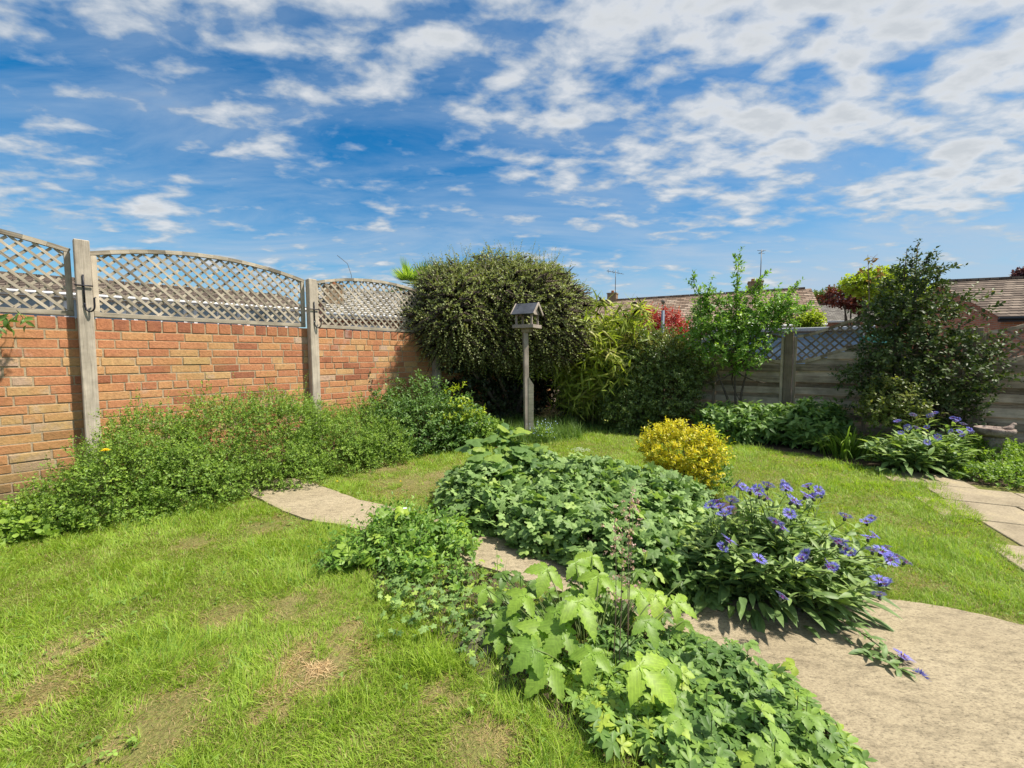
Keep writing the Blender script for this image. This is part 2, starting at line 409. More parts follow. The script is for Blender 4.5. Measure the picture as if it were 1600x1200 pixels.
def brick_mat():
    m, t = new_mat('old brick')
    rn = t.n('ShaderNodeAttribute', attribute_name='rnd'); gm = t.n('ShaderNodeNewGeometry')
    n0 = t.n('ShaderNodeTexNoise', i_Scale=9.0, i_Detail=4.0); t.l(gm, 'Position', n0, 'Vector')
    v = t.math('ADD', (rn, 2), t.math('MULTIPLY', t.math('SUBTRACT', n0, .5), .35))
    c = t.ramp(v, [(.0, (.30, .115, .065)), (.2, (.44, .18, .09)), (.38, (.52, .235, .115)), (.55, (.47, .195, .10)), (.72, (.54, .265, .12)), (.86, (.52, .30, .14)), (.94, (.56, .35, .16)), (1.0, (.50, .34, .24))])
    n1 = t.n('ShaderNodeTexNoise', i_Scale=45.0, i_Detail=5.0, i_Roughness=.7); t.l(gm, 'Position', n1, 'Vector')
    c = t.mix(1.0, c, t.ramp(n1, [(.3, .72), (.55, 1.0), (.75, 1.18)]), 'MULTIPLY')
    n2 = t.n('ShaderNodeTexNoise', i_Scale=3.2, i_Detail=6.0, i_Roughness=.7); t.l(gm, 'Position', n2, 'Vector')
    c = t.mix(t.ramp(n2, [(.60, 0.0), (.76, .45)]), c, (.55, .47, .42))          # salt bloom
    n3 = t.n('ShaderNodeTexNoise', i_Scale=1.1, i_Detail=4.0); t.l(gm, 'Position', n3, 'Vector')
    c = t.mix(t.ramp(n3, [(.5, 0.0), (.72, .35)]), c, (.33, .26, .08))           # lichen
    sp_ = t.n('ShaderNodeSeparateXYZ'); t.l(gm, 'Position', sp_, 0)
    damp = t.ramp(t.math('ADD', (sp_, 2), t.math('MULTIPLY', t.math('SUBTRACT', n2, .5), .6)), [(.05, .75), (.4, 0.0)])
    c = t.mix(damp, c, (.12, .10, .05))                                          # green damp at the foot
    finish(t, c, .9, n1, .9, .006, .2); return m
def mortar_mat(): return noise_mat('lime mortar', [(.3, (.30, .225, .14)), (.6, (.43, .335, .215)), (.8, (.37, .30, .19))], 6, bstr=.6, bdist=.005)
def tile_mat(name, stops, w=.3, h=.3, mortar=(.02, .018, .016)):
    m, t = new_mat(name); lv = t.n('ShaderNodeAttribute', attribute_name='lv')
    br = t.n('ShaderNodeTexBrick', offset=.5); t.l(lv, 'Vector', br, 'Vector')
    for k, v in (('Scale', 1.0), ('Mortar Size', .012), ('Brick Width', w), ('Row Height', h), ('Mortar Smooth', .2), ('Bias', 0.0)): br.inputs[k].default_value = v
    br.inputs['Color1'].default_value = (0, 0, 0, 1); br.inputs['Color2'].default_value = (1, 1, 1, 1); br.inputs['Mortar'].default_value = (.5, .5, .5, 1)
    gm = t.n('ShaderNodeNewGeometry'); n1 = t.n('ShaderNodeTexNoise', i_Scale=1.2, i_Detail=6.0, i_Roughness=.65); t.l(gm, 'Position', n1, 'Vector')
    v = t.math('ADD', t.math('MULTIPLY', (br, 0), .45), t.math('MULTIPLY', n1, .6))
    c = t.ramp(v, stops); c = t.mix(t.math('MULTIPLY', (br, 1), .9), c, mortar)
    finish(t, c, .9, br, .15, .01, .2); return m
def plain(name, col, rough=.5, spec=.4, metal=0.0): m, t = new_mat(name); finish(t, col, rough, spec=spec, metal=metal); return m

M_brick, M_mortar = brick_mat(), mortar_mat()
M_post = wood_mat('silvered post', [(.3, (.20, .17, .135)), (.5, (.44, .38, .30)), (.72, (.60, .53, .43))])
M_trel = wood_mat('weathered trellis', [(.3, (.20, .17, .13)), (.5, (.42, .365, .28)), (.7, (.55, .48, .38))], green=.1)
M_fence = wood_mat('grey fence board', [(.32, (.16, .115, .075)), (.5, (.42, .33, .235)), (.68, (.62, .50, .37))], green=.22)
M_fpost = wood_mat('brown fence post', [(.25, (.12, .085, .06)), (.5, (.24, .18, .13)), (.75, (.33, .26, .2))], green=.2)
M_bird = wood_mat('pale worn timber', [(.25, (.16, .13, .11)), (.5, (.34, .285, .24)), (.75, (.46, .40, .34))])
M_iron = plain('black iron', (.012, .012, .02), .45)
M_slate = noise_mat('slate', [(.3, (.045, .05, .065)), (.7, (.085, .095, .115))], 8, .6, .2, .003)
M_stone = noise_mat('lichened stone', [(.3, (.15, .11, .095)), (.55, (.30, .235, .20)), (.75, (.42, .36, .30))], 14, .95, .7, .01)
M_soil = noise_mat('soil', [(.3, (.045, .032, .02)), (.55, (.10, .075, .05)), (.8, (.17, .135, .09))], 5, .95, .9, .03, fine=55)
M_bark = noise_mat('bark', [(.3, (.055, .042, .032)), (.7, (.15, .12, .09))], 25, .9, .6, .006)
M_stem = leaf_mat('green stem', [(0, (.07, .11, .03)), (1, (.14, .19, .05))], .1)
M_cane = leaf_mat('bamboo cane', [(0, (.20, .22, .06)), (1, (.33, .32, .11))], .05)
M_white = plain('white paint', (.75, .76, .76), .45)
M_glass = plain('window glass', (.20, .25, .28), .06, .9)  # lightened base colour stands in for reflected sky and pale curtains

# ------------------------------------------------------------------ ground, lawn, path, patio
def smooth_poly(p, it=2, jit=.012, seed=0, step=.05):
    p = [np.array(q, float) for q in p]
    for _ in range(it): p = [v for i in range(len(p)) for v in (p[i] * .75 + p[(i + 1) % len(p)] * .25, p[i] * .25 + p[(i + 1) % len(p)] * .75)]
    out = []
    for i in range(len(p)):
        a, b = p[i], p[(i + 1) % len(p)]; n = max(1, int(np.linalg.norm(b - a) / step)); out += [a + (b - a) * k / n for k in range(n)]
    return [(float(q[0] + (fbm(q[0] * 12, q[1] * 12, seed) - .5) * jit * 4), float(q[1] + (fbm(q[0] * 12, q[1] * 12, seed + 7) - .5) * jit * 4)) for q in out]
def sheet(name, poly, mat, z, kind='structure', thick=0.0):
    mb = MB(); mb.poly([(p[0], p[1], z) for p in poly])
    if thick:
        n = len(poly)
        for i in range(n):
            a, b = poly[i], poly[(i + 1) % n]; mb.poly([(a[0], a[1], z), (a[0], a[1], z - thick), (b[0], b[1], z - thick), (b[0], b[1], z)])
    o = mb.build(name, mat); o['kind'] = kind; return o
m, t = new_mat('garden earth'); gm = t.n('ShaderNodeNewGeometry')
n1 = t.n('ShaderNodeTexNoise', i_Scale=4.0, i_Detail=8.0, i_Roughness=.65); t.l(gm, 'Position', n1, 'Vector')
n2 = t.n('ShaderNodeTexNoise', i_Scale=45.0, i_Detail=5.0, i_Roughness=.7); t.l(gm, 'Position', n2, 'Vector')
c = t.mix(1.0, t.ramp(n1, [(.3, (.06, .043, .028)), (.55, (.11, .085, .058)), (.8, (.17, .135, .09))]), t.ramp(n2, [(.3, .6), (.7, 1.3)]), 'MULTIPLY')
finish(t, c, .95, n2, .9, .03, .1)
gsheet = MB(); gsheet.poly([(-900, -300, 0), (900, -300, 0), (900, 1500, 0), (-900, 1500, 0)]); go = gsheet.build('ground', m); go['kind'] = 'structure'

def gpl(pts): return [tuple(gp(*p)[:2]) for p in pts]
LAWN = [(-4.6, .2)] + [(-4.6, 2.0), (-3.75, 2.35)] + gpl([(0, 848), (60, 822), (110, 815), (240, 800), (370, 772), (430, 752), (480, 737), (560, 716), (650, 702), (740, 690), (800, 672), (860, 668), (950, 674), (1000, 684), (1090, 693), (1180, 700), (1290, 716), (1380, 742), (1460, 754)]) + [(5.2, 3.5), (5.0, .2)]
PATIO_EDGE = gpl([(1458, 753), (1490, 775), (1520, 808), (1556, 843), (1600, 893)]) + [(2.75, 1.6), (2.9, .8)]
PATIO = PATIO_EDGE + [(5.2, .8), (6.0, 3.2)] + gpl([(1600, 768), (1530, 752)])
PATH = gpl([(373, 764), (384, 757), (402, 752), (432, 750), (468, 752), (510, 765), (560, 785), (630, 800), (700, 818)]) + [(-.2, 2.75), (.2, 2.48), (.6, 2.15), (1.15, 1.92), (1.6, 1.95)] + gpl([(1385, 941), (1450, 950), (1530, 966), (1600, 985)]) + [(2.75, 1.5), (3.1, .9), (3.2, .3)] + [(.8, .3)] + gpl([(1345, 1260), (1330, 1200), (1290, 1130), (1200, 1062), (1050, 992), (930, 950), (800, 905), (650, 858), (545, 826), (470, 815), (420, 790), (390, 776)])
BED_MID = [(-.55, 3.0), (-.6, 3.5), (-.3, 4.0), (.3, 4.15), (.9, 3.75), (1.3, 3.7), (1.75, 3.45), (1.8, 2.9), (1.9, 2.2), (1.7, 1.9), (1.1, 1.88), (.6, 2.1), (.2, 2.42), (-.2, 2.7)]
BED_FRONT = gpl([(575, 880), (600, 845), (650, 862), (800, 908), (930, 954), (1050, 996), (1200, 1066), (1290, 1133), (1330, 1200)]) + [(.95, .95), (.35, 1.05)] + gpl([(870, 1130), (760, 1070), (700, 1010), (640, 965), (590, 930)])

PATH = smooth_poly(PATH, 2, .009, 3); BED_MID = smooth_poly(BED_MID, 2, .02, 5); BED_FRONT = smooth_poly(BED_FRONT, 1, .02, 6); LAWN = smooth_poly(LAWN, 1, .02, 8)
m, t = new_mat('lawn thatch'); gm = t.n('ShaderNodeNewGeometry')
n1 = t.n('ShaderNodeTexNoise', i_Scale=2.0, i_Detail=7.0, i_Roughness=.6); t.l(gm, 'Position', n1, 'Vector')
n2 = t.n('ShaderNodeTexNoise', i_Scale=70.0, i_Detail=4.0, i_Roughness=.7); t.l(gm, 'Position', n2, 'Vector')
c = t.mix(1.0, t.ramp(n1, [(.3, (.13, .16, .035)), (.5, (.19, .19, .06)), (.68, (.28, .23, .11)), (.85, (.33, .26, .15))]), t.ramp(n2, [(.3, .55), (.7, 1.35)]), 'MULTIPLY')
finish(t, c, .95, n2, .9, .02, .1)
sheet('lawn', LAWN, m, .004)

m, t = new_mat('worn concrete'); gm = t.n('ShaderNodeNewGeometry')
mp = t.n('ShaderNodeMapping'); t.l(gm, 'Position', mp, 0); mp.inputs['Rotation'].default_value = (0, 0, math.radians(35)); mp.inputs['Scale'].default_value = (1, 2.6, 1)
n1 = t.n('ShaderNodeTexNoise', i_Scale=2.2, i_Detail=6.0, i_Roughness=.6); t.l(gm, 'Position', n1, 'Vector')
n2 = t.n('ShaderNodeTexNoise', i_Scale=75.0, i_Detail=4.0, i_Roughness=.8); t.l(mp, 0, n2, 'Vector')
v1 = t.n('ShaderNodeTexVoronoi', i_Scale=150.0); t.l(gm, 'Position', v1, 'Vector')
c = t.ramp(n1, [(.3, (.37, .305, .20)), (.5, (.46, .385, .255)), (.72, (.52, .44, .30))])
c = t.mix(1.0, c, t.ramp(n2, [(.36, .32), (.47, .84), (.7, 1.12)]), 'MULTIPLY')
c = t.mix(.3, c, t.ramp(v1, [(0, (.50, .41, .27)), (1, (.20, .16, .11))], out=1))
n4 = t.n('ShaderNodeTexNoise', i_Scale=13.0, i_Detail=6.0, i_Roughness=.7); t.l(mp, 0, n4, 'Vector')
c = t.mix(1.0, c, t.ramp(n4, [(.36, .70), (.52, 1.0)]), 'MULTIPLY')
n5 = t.n('ShaderNodeTexNoise', i_Scale=.9, i_Detail=5.0, i_Roughness=.6); t.l(gm, 'Position', n5, 'Vector')
c = t.mix(t.ramp(n5, [(.52, 0.0), (.70, .32)]), c, (.26, .21, .14))
mp3 = t.n('ShaderNodeMapping'); t.l(gm, 'Position', mp3, 0); mp3.inputs['Rotation'].default_value = (0, 0, math.radians(-52)); mp3.inputs['Scale'].default_value = (1.2, 22, 1)
n6 = t.n('ShaderNodeTexNoise', i_Scale=1.5, i_Detail=3.0); t.l(mp3, 0, n6, 'Vector')
hsum = t.math('ADD', n2, t.math('MULTIPLY', n6, 1.2))
finish(t, c, .9, hsum, .7, .009, .15); M_conc = m
sheet('path', PATH, m, .022, thick=.05)

M_flag = noise_mat('sandstone flag', [(.3, (.22, .18, .12)), (.55, (.32, .265, .18)), (.75, (.40, .33, .20))], 3.5, .9, .5, .006, fine=70)
# flagstones laid on the diagonal
mb = MB(); rg = np.random.default_rng(5); A = np.array((.42, .907)); B = np.array((.907, -.42)); org = np.array((3.05, .5)); sx_, sy_ = .62, .47
for i in range(-3, 9):
    for j in range(-1, 8):
        off = .0 if i % 2 else .2
        c0 = org + A * (i * sy_ + .5 * sy_) + B * (j * sx_ + off)
        inn = inside(PATIO, np.array([c0[0]]), np.array([c0[1]]))[0] or inside(PATIO, np.array([c0[0] + .22]), np.array([c0[1] - .08]))[0]
        if not inn: continue
        h = .016 + rg.uniform(-.002, .003)
        mb.box((c0[0], c0[1], h - .02), (B[0] * (sx_ / 2 - .007), B[1] * (sx_ / 2 - .007), rg.uniform(-.001, .001)), (A[0] * (sy_ / 2 - .007), A[1] * (sy_ / 2 - .007), rg.uniform(-.001, .001)), (0, 0, .02), rg.random(), .004)
mb.build('patio', M_flag)['kind'] = 'structure'
for nm, pl in (('flower_bed', BED_MID), ('flower_bed', BED_FRONT)): sheet(nm, pl, M_soil, .009)

# grass blades
straw_spots = [(497, 1038, .16), (465, 945, .12), (350, 965, .10), (545, 985, .06), (270, 1100, .1), (700, 1085, .07), (760, 1170, .1), (120, 1010, .1), (640, 760, .3), (720, 745, .25), (600, 730, .25), (330, 1040, .08), (230, 1160, .12), (420, 820, .15), (1400, 760, .1), (1430, 905, .1), (420, 1120, .06), (60, 1090, .12), (300, 850, .1)]
def grass_field():
    rng = np.random.default_rng(11); bands = [(.55, 1.7, 46000), (1.7, 2.6, 32000), (2.6, 3.8, 17000), (3.8, 5.4, 8500), (5.4, 7.2, 6000)]
    PX = []; PY = []
    for y0, y1, d in bands:
        x0, x1 = -1.32 * y1 - .4, 1.32 * y1 + .4; x0 = max(x0, -4.6); x1 = min(x1, 5.0)
        n = int((x1 - x0) * (y1 - y0) * d); PX.append(rng.uniform(x0, x1, n)); PY.append(rng.uniform(y0, y1, n))
    x = np.concatenate(PX); y = np.concatenate(PY)
    wx = x + (fbm(x * 9, y * 9, 3) - .5) * .12; wy = y + (fbm(x * 9, y * 9, 9) - .5) * .12
    k = inside(LAWN, wx, wy) & ~inside(PATH, x + (fbm(x * 9, y * 9, 31) - .5) * .07, y + (fbm(x * 9, y * 9, 41) - .5) * .07) & ~inside(PATIO, wx - .04, wy) & ~(inside(BED_MID, wx, wy)) 
    kb = inside(BED_FRONT, wx, wy) & (rng.random(len(x)) > .25); k &= ~kb
    x = x[k]; y = y[k]
    pn = fbm(x * 1.3, y * 1.3, 21) * .6 + fbm(x * 5, y * 5, 27) * .4
    straw = np.clip((pn - .60) * 5, 0, 1)
    for a, b, r in straw_spots:
        g = gp(a, b); d = np.hypot(x - g[0], y - g[1]) / r; straw = np.maximum(straw, np.clip(1.5 - d, 0, 1) * (fbm(x * 14, y * 14, 8) > .33))
    right = x > 1.3 + .0 * y
    straw = np.where(right & (y > 2.1), straw * .35, straw)
    keep = rng.random(len(x)) > straw * .35
    x, y, straw = x[keep], y[keep], straw[keep]; n = len(x)
    tuft = fbm(x * 3.2, y * 3.2, 55); lush = np.clip((tuft - .40) * 3.5, 0, 1)
    H = (.016 + .030 * lush + rng.random(n) * .016) * (1 - .45 * straw)
    far = np.clip((y - 2) / 4, 0, 1)
    Wd = (.0019 + .0011 * rng.random(n)) * (1 + 1.5 * far); H = H * (1 + .25 * far)
    # long grass near edges
    rnd = np.clip(.20 + .5 * rng.random(n) + .35 * (tuft - .5) * 2 , .16, 1)
    isst = rng.random(n) < (.08 + .9 * straw); rnd = np.where(isst, rng.random(n) * .155, rnd)
    lean = np.clip(rng.normal(.55, .22, n) + .4 * straw + .1, .05, .98)
    az = rng.random(n) * 2 * PI; az = np.where(rng.random(n) < .45, fbm(x * 4, y * 4, 77) * 4 * PI, az)
    lng = rng.random(n) < .05 + .13 * (fbm(x * 2.3 + 9, y * 2.3, 91) > .56); H = np.where(lng & ~isst, H * rng.uniform(1.4, 2.3, n), H); rnd = np.where(lng & ~isst, np.clip(rnd + .25, 0, 1), rnd)
    g = ribbons('grass', np.stack([x, y, np.full(n, .003)], 1), az, H, Wd, lean, rng.random(n) * .5, rnd, M_grass, nseg=2)
    tag(g, 'short patchy lawn grass with straw coloured dry spots', 'grass', kind='stuff'); return n
M_grass = leaf_mat('grass', [(0, (.50, .37, .20)), (.05, (.30, .22, .11)), (.09, (.46, .36, .17)), (.15, (.40, .36, .13)), (.17, (.21, .31, .032)), (.5, (.285, .42, .05)), (.8, (.38, .50, .065)), (1.0, (.16, .31, .05))], .42, .5, back=1.15)
NG = grass_field()
def clover():
    rng = np.random.default_rng(17); n = 5200; x = rng.uniform(-3.6, 3.4, n); y = .7 + rng.random(n) ** 1.3 * 5.2
    k = inside(LAWN, x, y) & ~inside(PATH, x, y) & ~inside(PATIO, x, y) & ~inside(BED_MID, x, y) & ((fbm(x * 1.7, y * 1.7, 61) * .6 + fbm(x * 6, y * 6, 62) * .4) > .53); x, y = x[k], y[k]; n = len(x)
    o = inst('lawn_clover', leaf_compound([0, 2.09, 4.19], [.8, .8, .8], .42, 3, 0, .1, .0), np.stack([x, y, rng.uniform(.012, .035, n)], 1), norm(rng.normal(size=(n, 3)) * (1, 1, .1)), norm(rng.normal(size=(n, 3)) * .25 + (0, 0, 1)), rng.uniform(.009, .019, n), rng.random(n), leaf_mat('clover', [(0, (.14, .25, .05)), (1, (.28, .42, .08))], .35))
    tag(o, 'small clover and weed leaves scattered through the lawn', 'clover', kind='stuff')
clover()
def tuft_field(name, P, H, W_, mat, label, cat, seed, rr=(.2, 1), lean=(.35, .2), kind='stuff', nseg=3, droop=.6):
    rng = np.random.default_rng(seed); n = len(P)
    g = ribbons(name, P, rng.random(n) * 2 * PI, H * rng.uniform(.5, 1, n), np.full(n, W_), np.clip(rng.normal(lean[0], lean[1], n), .02, .95), rng.random(n) * droop,
                rng.uniform(rr[0], rr[1], n), mat, nseg=nseg)
    return tag(g, label, cat, kind=kind)

# ------------------------------------------------------------------ brick wall and its trellis
P1 = np.array((-3.56, 3.5, 0)); WD = np.array((.656, .755, 0)); WD = WD / np.linalg.norm(WD); WN = np.array((WD[1], -WD[0], 0))   # WN faces the garden
PS = 1.87; WALLH = 1.515; UP = np.array((0, 0, 1.0))
FQ = np.array((2.57, 7.25, 0)); FD = np.array((.2086, -.154, 0)); FD = FD / np.linalg.norm(FD); FN = np.array((FD[1], -FD[0], 0))   # fence runs right, FN faces the garden
def brick_wall():
    rng = np.random.default_rng(3)
    root = empty('brick_wall', P1 - WN * .16, 'old orange brick garden wall topped with arched trellis panels', 'wall')
    t0, t1 = -2.6, 6.75; face = P1 - WN * .055
    mb = MB(); L = t1 - t0; ce = P1 + WD * (t0 + L / 2) - WN * (.055 + .108)
    mb.box(ce + UP * (WALLH - .01) / 2, WD * L / 2, WN * .1040, UP * ((WALLH - .01) / 2)); mb.build('mortar', M_mortar, root)
    mb = MB(); ch = .0752; ncr = int((WALLH - .108) / ch)
    for r in range(0, ncr + 1):
        z = WALLH - .108 - (r + .5) * ch
        if z < -.02: continue
        x = t0 + rng.uniform(-.2, 0) if r % 2 else t0 - .11
        while x < t1:
            w = .215 if rng.random() > .2 else .1025
            x2 = min(x + w, t1); a = max(x, t0)
            if x2 - a > .03:
                c = face + WD * ((a + x2) / 2) + UP * (z + rng.normal() * .0012) - WN * (.055 - float(np.clip(rng.normal() * .0016, -.0028, .004)))
                tilt = UP * rng.normal() * .004
                mb.box(c, (WD + tilt * .6) * (x2 - a) / 2, WN * .055, UP * (.0325 + rng.normal() * .0008), float(np.clip(rng.random() ** .85 * .98 + (.0 if x > -.3 else .15), 0, 1)), .0028)
            x += w + .0105 + rng.normal() * .0015
    mb.build('brickwork', M_brick, root)
    mb = MB(); x = t0
    while x < t1 - .07:
        w = .102; c = P1 + WD * (x + w / 2) - WN * (.055 + .1075 + rng.normal() * .002) + UP * (WALLH - .05 + rng.normal() * .0015)
        mb.box(c, WN * .1085, WD * (w / 2 - .001), UP * .049, float(rng.random() * .5), .004); x += w + .009
    mb.build('coping_course', M_brick, root)
    return root
brick_wall()
def lath_lines(mb, O, D, N, x0, x1, zb, zt, period, w, th, off, rng, up=UP):
    """diagonal laths both ways between curves zb(x) and zt(x), front layer then back layer"""
    for sgn, dn in ((-1, off), (1, off - th)):
        c = x0 - 1.2
        while c < x1 + 1.2:
            xs = np.linspace(x0, x1, 260); z = sgn * (xs - c); ok = (z > zb(xs)) & (z < zt(xs))
            if sgn < 0: z = -(xs - c); ok = (z > zb(xs)) & (z < zt(xs))
            idx = np.where(ok)[0]
            if len(idx) > 3:
                runs = np.split(idx, np.where(np.diff(idx) > 1)[0] + 1)
                for r_ in runs:
                    if len(r_) < 3: continue
                    a, b = r_[0], r_[-1]
                    A_ = O + D * xs[a] + up * z[a] + N * dn; B_ = O + D * xs[b] + up * z[b] + N * dn
                    mb.bar(A_, B_, w * rng.uniform(.92, 1.08), th, N)
            c += period
def trellis_panel(k, x0, x1, label):
    rng = np.random.default_rng(40 + k); O = P1 + UP * (WALLH + .012) - WN * .075
    cx, hw = (x0 + x1) / 2, (x1 - x0) / 2
    hz = lambda x: .515 + .125 * (1 - ((x - cx) / hw) ** 2) - .0 * x
    root = empty('trellis_panel', O + WD * cx, label, 'trellis', 'arched trellis panels on the brick wall')
    mb = MB()
    mb.bar(O + WD * x0 + UP * .02, O + WD * x1 + UP * .02, .04, .042, WN, bev=.003)
    for xx in (x0 + .019, x1 - .019): mb.bar(O + WD * xx + UP * .041, O + WD * xx + UP * (hz(xx) - .002), .038, .040, WN, bev=.003)
    xs = np.linspace(x0, x1, 15)
    for a, b in zip(xs[:-1], xs[1:]):
        e = .0006; mb.bar(O + WD * (a - e) + UP * (hz(a) + .016), O + WD * (b + e) + UP * (hz(b) + .016), .034, .0425, WN)
    mb.build('frame', M_trel, root)
    mb = MB(); lath_lines(mb, O, WD, WN, x0 + .039, x1 - .039, lambda x: .042 + 0 * x, lambda x: hz(x) - .001, .091, .020, .007, .005, rng)
    mb.build('lattice', M_trel, root)
lab = ['Arched wooden trellis panel on the wall at the left edge, cut by the frame', 'widest seen arched trellis panel between the two tall posts with black hooks', 'arched trellis panel beside the big cotoneaster bush in the corner']
for k, (a, b) in enumerate(((-1.87, -.0), (0, PS), (PS, 2 * PS))): trellis_panel(k, a + .058, b - .058, lab[k][0].lower() + lab[k][1:])
def wall_post(k, tt, top, label):
    root = empty('wall_post', P1 + WD * tt, label, 'post', 'grey timber posts along the brick wall')
    mb = MB(); c = P1 + WD * tt - WN * .003; lean = WD * (.006 if k == 0 else -.004)
    mb.box(c + UP * top / 2, UP * top / 2 + lean, WD * .047, WN * .048, .6, .006); mb.build('post', M_post, root)
    return root
hooks = []
for k, (tt, top, lb) in enumerate(((0, 2.145, 'tall split grey post nearest the left edge with a black hook'), (PS, 2.08, 'tall grey post in the middle of the brick wall, second with a hook'), (2 * PS - .05, 1.6, 'grey post at the wall end half hidden under the corner bush'))):
    wall_post(k, tt, top, lb)
def hook(tt, z, label, right=1):
    root = empty('plant_hook', P1 + WD * tt + WN * .05 + UP * z, label, 'hook', 'black iron plant hooks on the wall posts')
    B_ = P1 + WD * tt + WN * .052 + UP * z
    tubes('back_bar', [([B_ + UP * .10, B_ + UP * .0, B_ - UP * .15], .0065)], M_iron, root, 6)
    tubes('cross_bar', [([B_ - WD * .055 + UP * .01 + WN * .006, B_ + WD * .055 + UP * .012 + WN * .006], .0065)], M_iron, root, 6)
    a = np.linspace(0, 1, 12); pts = [B_ - UP * .13 + WN * .005]
    for s in a:
        th = PI * 1.0 * s; pts.append(B_ - UP * (.15 + .05 * math.sin(th)) + (WD * .8 + WN * .6) * (.034 * (1 - math.cos(th))))
    pts.append(pts[-1] + UP * .06); pts.append(pts[-1] + UP * .008 + WD * .01)
    tubes('hook_arm', [(pts, .0065)], M_iron, root, 6)
hook(0, 1.76, 'black iron hook on the tall post nearest the left edge')
hook(PS, 1.72, 'black iron hook on the second tall post of the wall')

# ------------------------------------------------------------------ garden fence on the right
FS = 1.87
def fpos(k): return FQ + FD * (k * FS)
fpos_ = lambda k: FQ + FD * (k * 1.87) + FN * .15
def fence_panel(k, label):
    rng = np.random.default_rng(70 + k); O = FQ + FD * (k * FS); x0, x1 = .058, FS - .058
    sh = lambda x: .5 - .5 * np.cos(2 * PI * (np.asarray(x, float) - x0) / (x1 - x0))
    solid = lambda x: 1.10 + .25 * sh(x); top = lambda x: 1.47 + .24 * sh(x)
    root = empty('slatted_fence', O + FD * FS / 2, label, 'fence panel', 'slatted fence panels with lattice tops')
    mb = MB(); z = .05; i = 0
    while z < 1.34:
        h = rng.uniform(.092, .104); xs = np.linspace(x0 + .04, x1 - .04, 81); gap = -.014
        ok = np.where(solid(xs) - .012 > z + h * .4)[0]
        if len(ok) > 4:
            a, b = xs[ok[0]], xs[ok[-1]]; sag = rng.normal() * .003; nseg = 6; weave = (1 if i % 2 else -1)
            for q in range(nseg):
                u0, u1 = a + (b - a) * q / nseg, a + (b - a) * (q + 1) / nseg
                w0, w1 = (.004 + (.010 if i % 2 else -.006) + .002 * weave * math.cos(PI * 2 * q / nseg), .004 + (.010 if i % 2 else -.006) + .002 * weave * math.cos(PI * 2 * (q + 1) / nseg))
                A_ = O + FD * u0 + UP * (z + h / 2 + sag * math.sin(PI * q / nseg)) + FN * w0; B_ = O + FD * u1 + UP * (z + h / 2 + sag * math.sin(PI * (q + 1) / nseg)) + FN * w1
                mb.bar(A_, B_, h, .008, FN + UP * .10, rnd=float((i * .37 + .1) % 1))
        z += h + gap; i += 1
    mb.build('boards', M_fence, root)
    mb = MB()
    for xx in (x0 + .02, x1 - .02): mb.bar(O + FD * xx + UP * .03, O + FD * xx + UP * (float(top(xx)) - .004), .04, .045, FN, bev=.003)
    mb.bar(O + FD * (x0 + .041) + UP * .025, O + FD * (x1 - .041) + UP * .025, .05, .043, FN)
    xs = np.linspace(x0 + .041, x1 - .041, 25)
    for a, b in zip(xs[:-1], xs[1:]):
        mb.bar(O + FD * a + UP * (float(solid(a)) + .0), O + FD * b + UP * (float(solid(b)) + .0), .045, .044, FN)
        mb.bar(O + FD * a + UP * (float(top(a)) - .0), O + FD * b + UP * (float(top(b)) - .0), .038, .044, FN)
    mb.build('frame', M_fence, root)
    mb = MB(); mb.bar(O + FD * FS * .47 + UP * .06 + FN * .022, O + FD * FS * .47 + UP * 1.30 + FN * .022, .045, .014, FN); mb.build('batten', M_fence, root)
    mb = MB(); lath_lines(mb, O, FD, FN, x0 + .041, x1 - .041, lambda x: solid(x) + .02, lambda x: top(x) - .018, .105, .023, .007, .004, rng)
    mb.build('lattice', M_fpost, root)
flab = {-2: 'slatted fence panel hidden in shade behind the corner bush', -1: 'slatted fence panel behind the bamboo and dark shrub', 0: 'slatted fence panel behind the leafy espaliered fruit tree', 1: 'slatted fence panel left of the holly with the longest open lattice', 2: 'slatted fence panel at the right edge behind the stone bird bath'}
for k in range(-1, 3): fence_panel(k, flab[k])
pl = {0: 'brown fence post half buried in the dark evergreen shrub', 1: 'broad brown fence post between fruit tree and holly', 2: 'fence post in shade right of the holly trunk', -1: 'fence post hidden behind the bamboo clump', 3: 'fence post beyond the right edge'}
for k in (-1, 0, 1, 2):
    O = fpos(k); root = empty('fence_post', O, pl[k], 'post', 'brown timber posts of the slatted fence')
    mb = MB(); mb.box(O + UP * .765, UP * .765, FD * .054, FN * .052, .5, .006); mb.build('post', M_fpost, root)

# galvanised pole with a ball finial on the neighbour's side of the post
root = empty('metal_pole', fpos(0) - FN * .12, 'grey blue metal pole with a pale ball on top beside the red shrub', 'pole')
B_ = fpos(0) - FN * .12
tubes('pole', [([B_, B_ + UP * 1.98], .028)], plain('galvanised', (.10, .13, .18), .6, .3, .1), root, 10)
mb = MB(); mb.lathe([(.004, 2.09), (.02, 2.095), (.034, 2.12), (.036, 2.14), (.028, 2.165), (.004, 2.175)], (B_[0], B_[1], 0), 12); mb.build('ball', M_stone, root, True)
tubes('neck', [([B_ + UP * 1.97, B_ + UP * 2.10], .006)], M_iron, root, 6)
mb = MB(); mb.lathe([(.06, 1.53), (.075, 1.535), (.075, 1.56), (.03, 1.575)], (B_[0], B_[1], 0), 12); mb.build('collar', M_fpost, root)

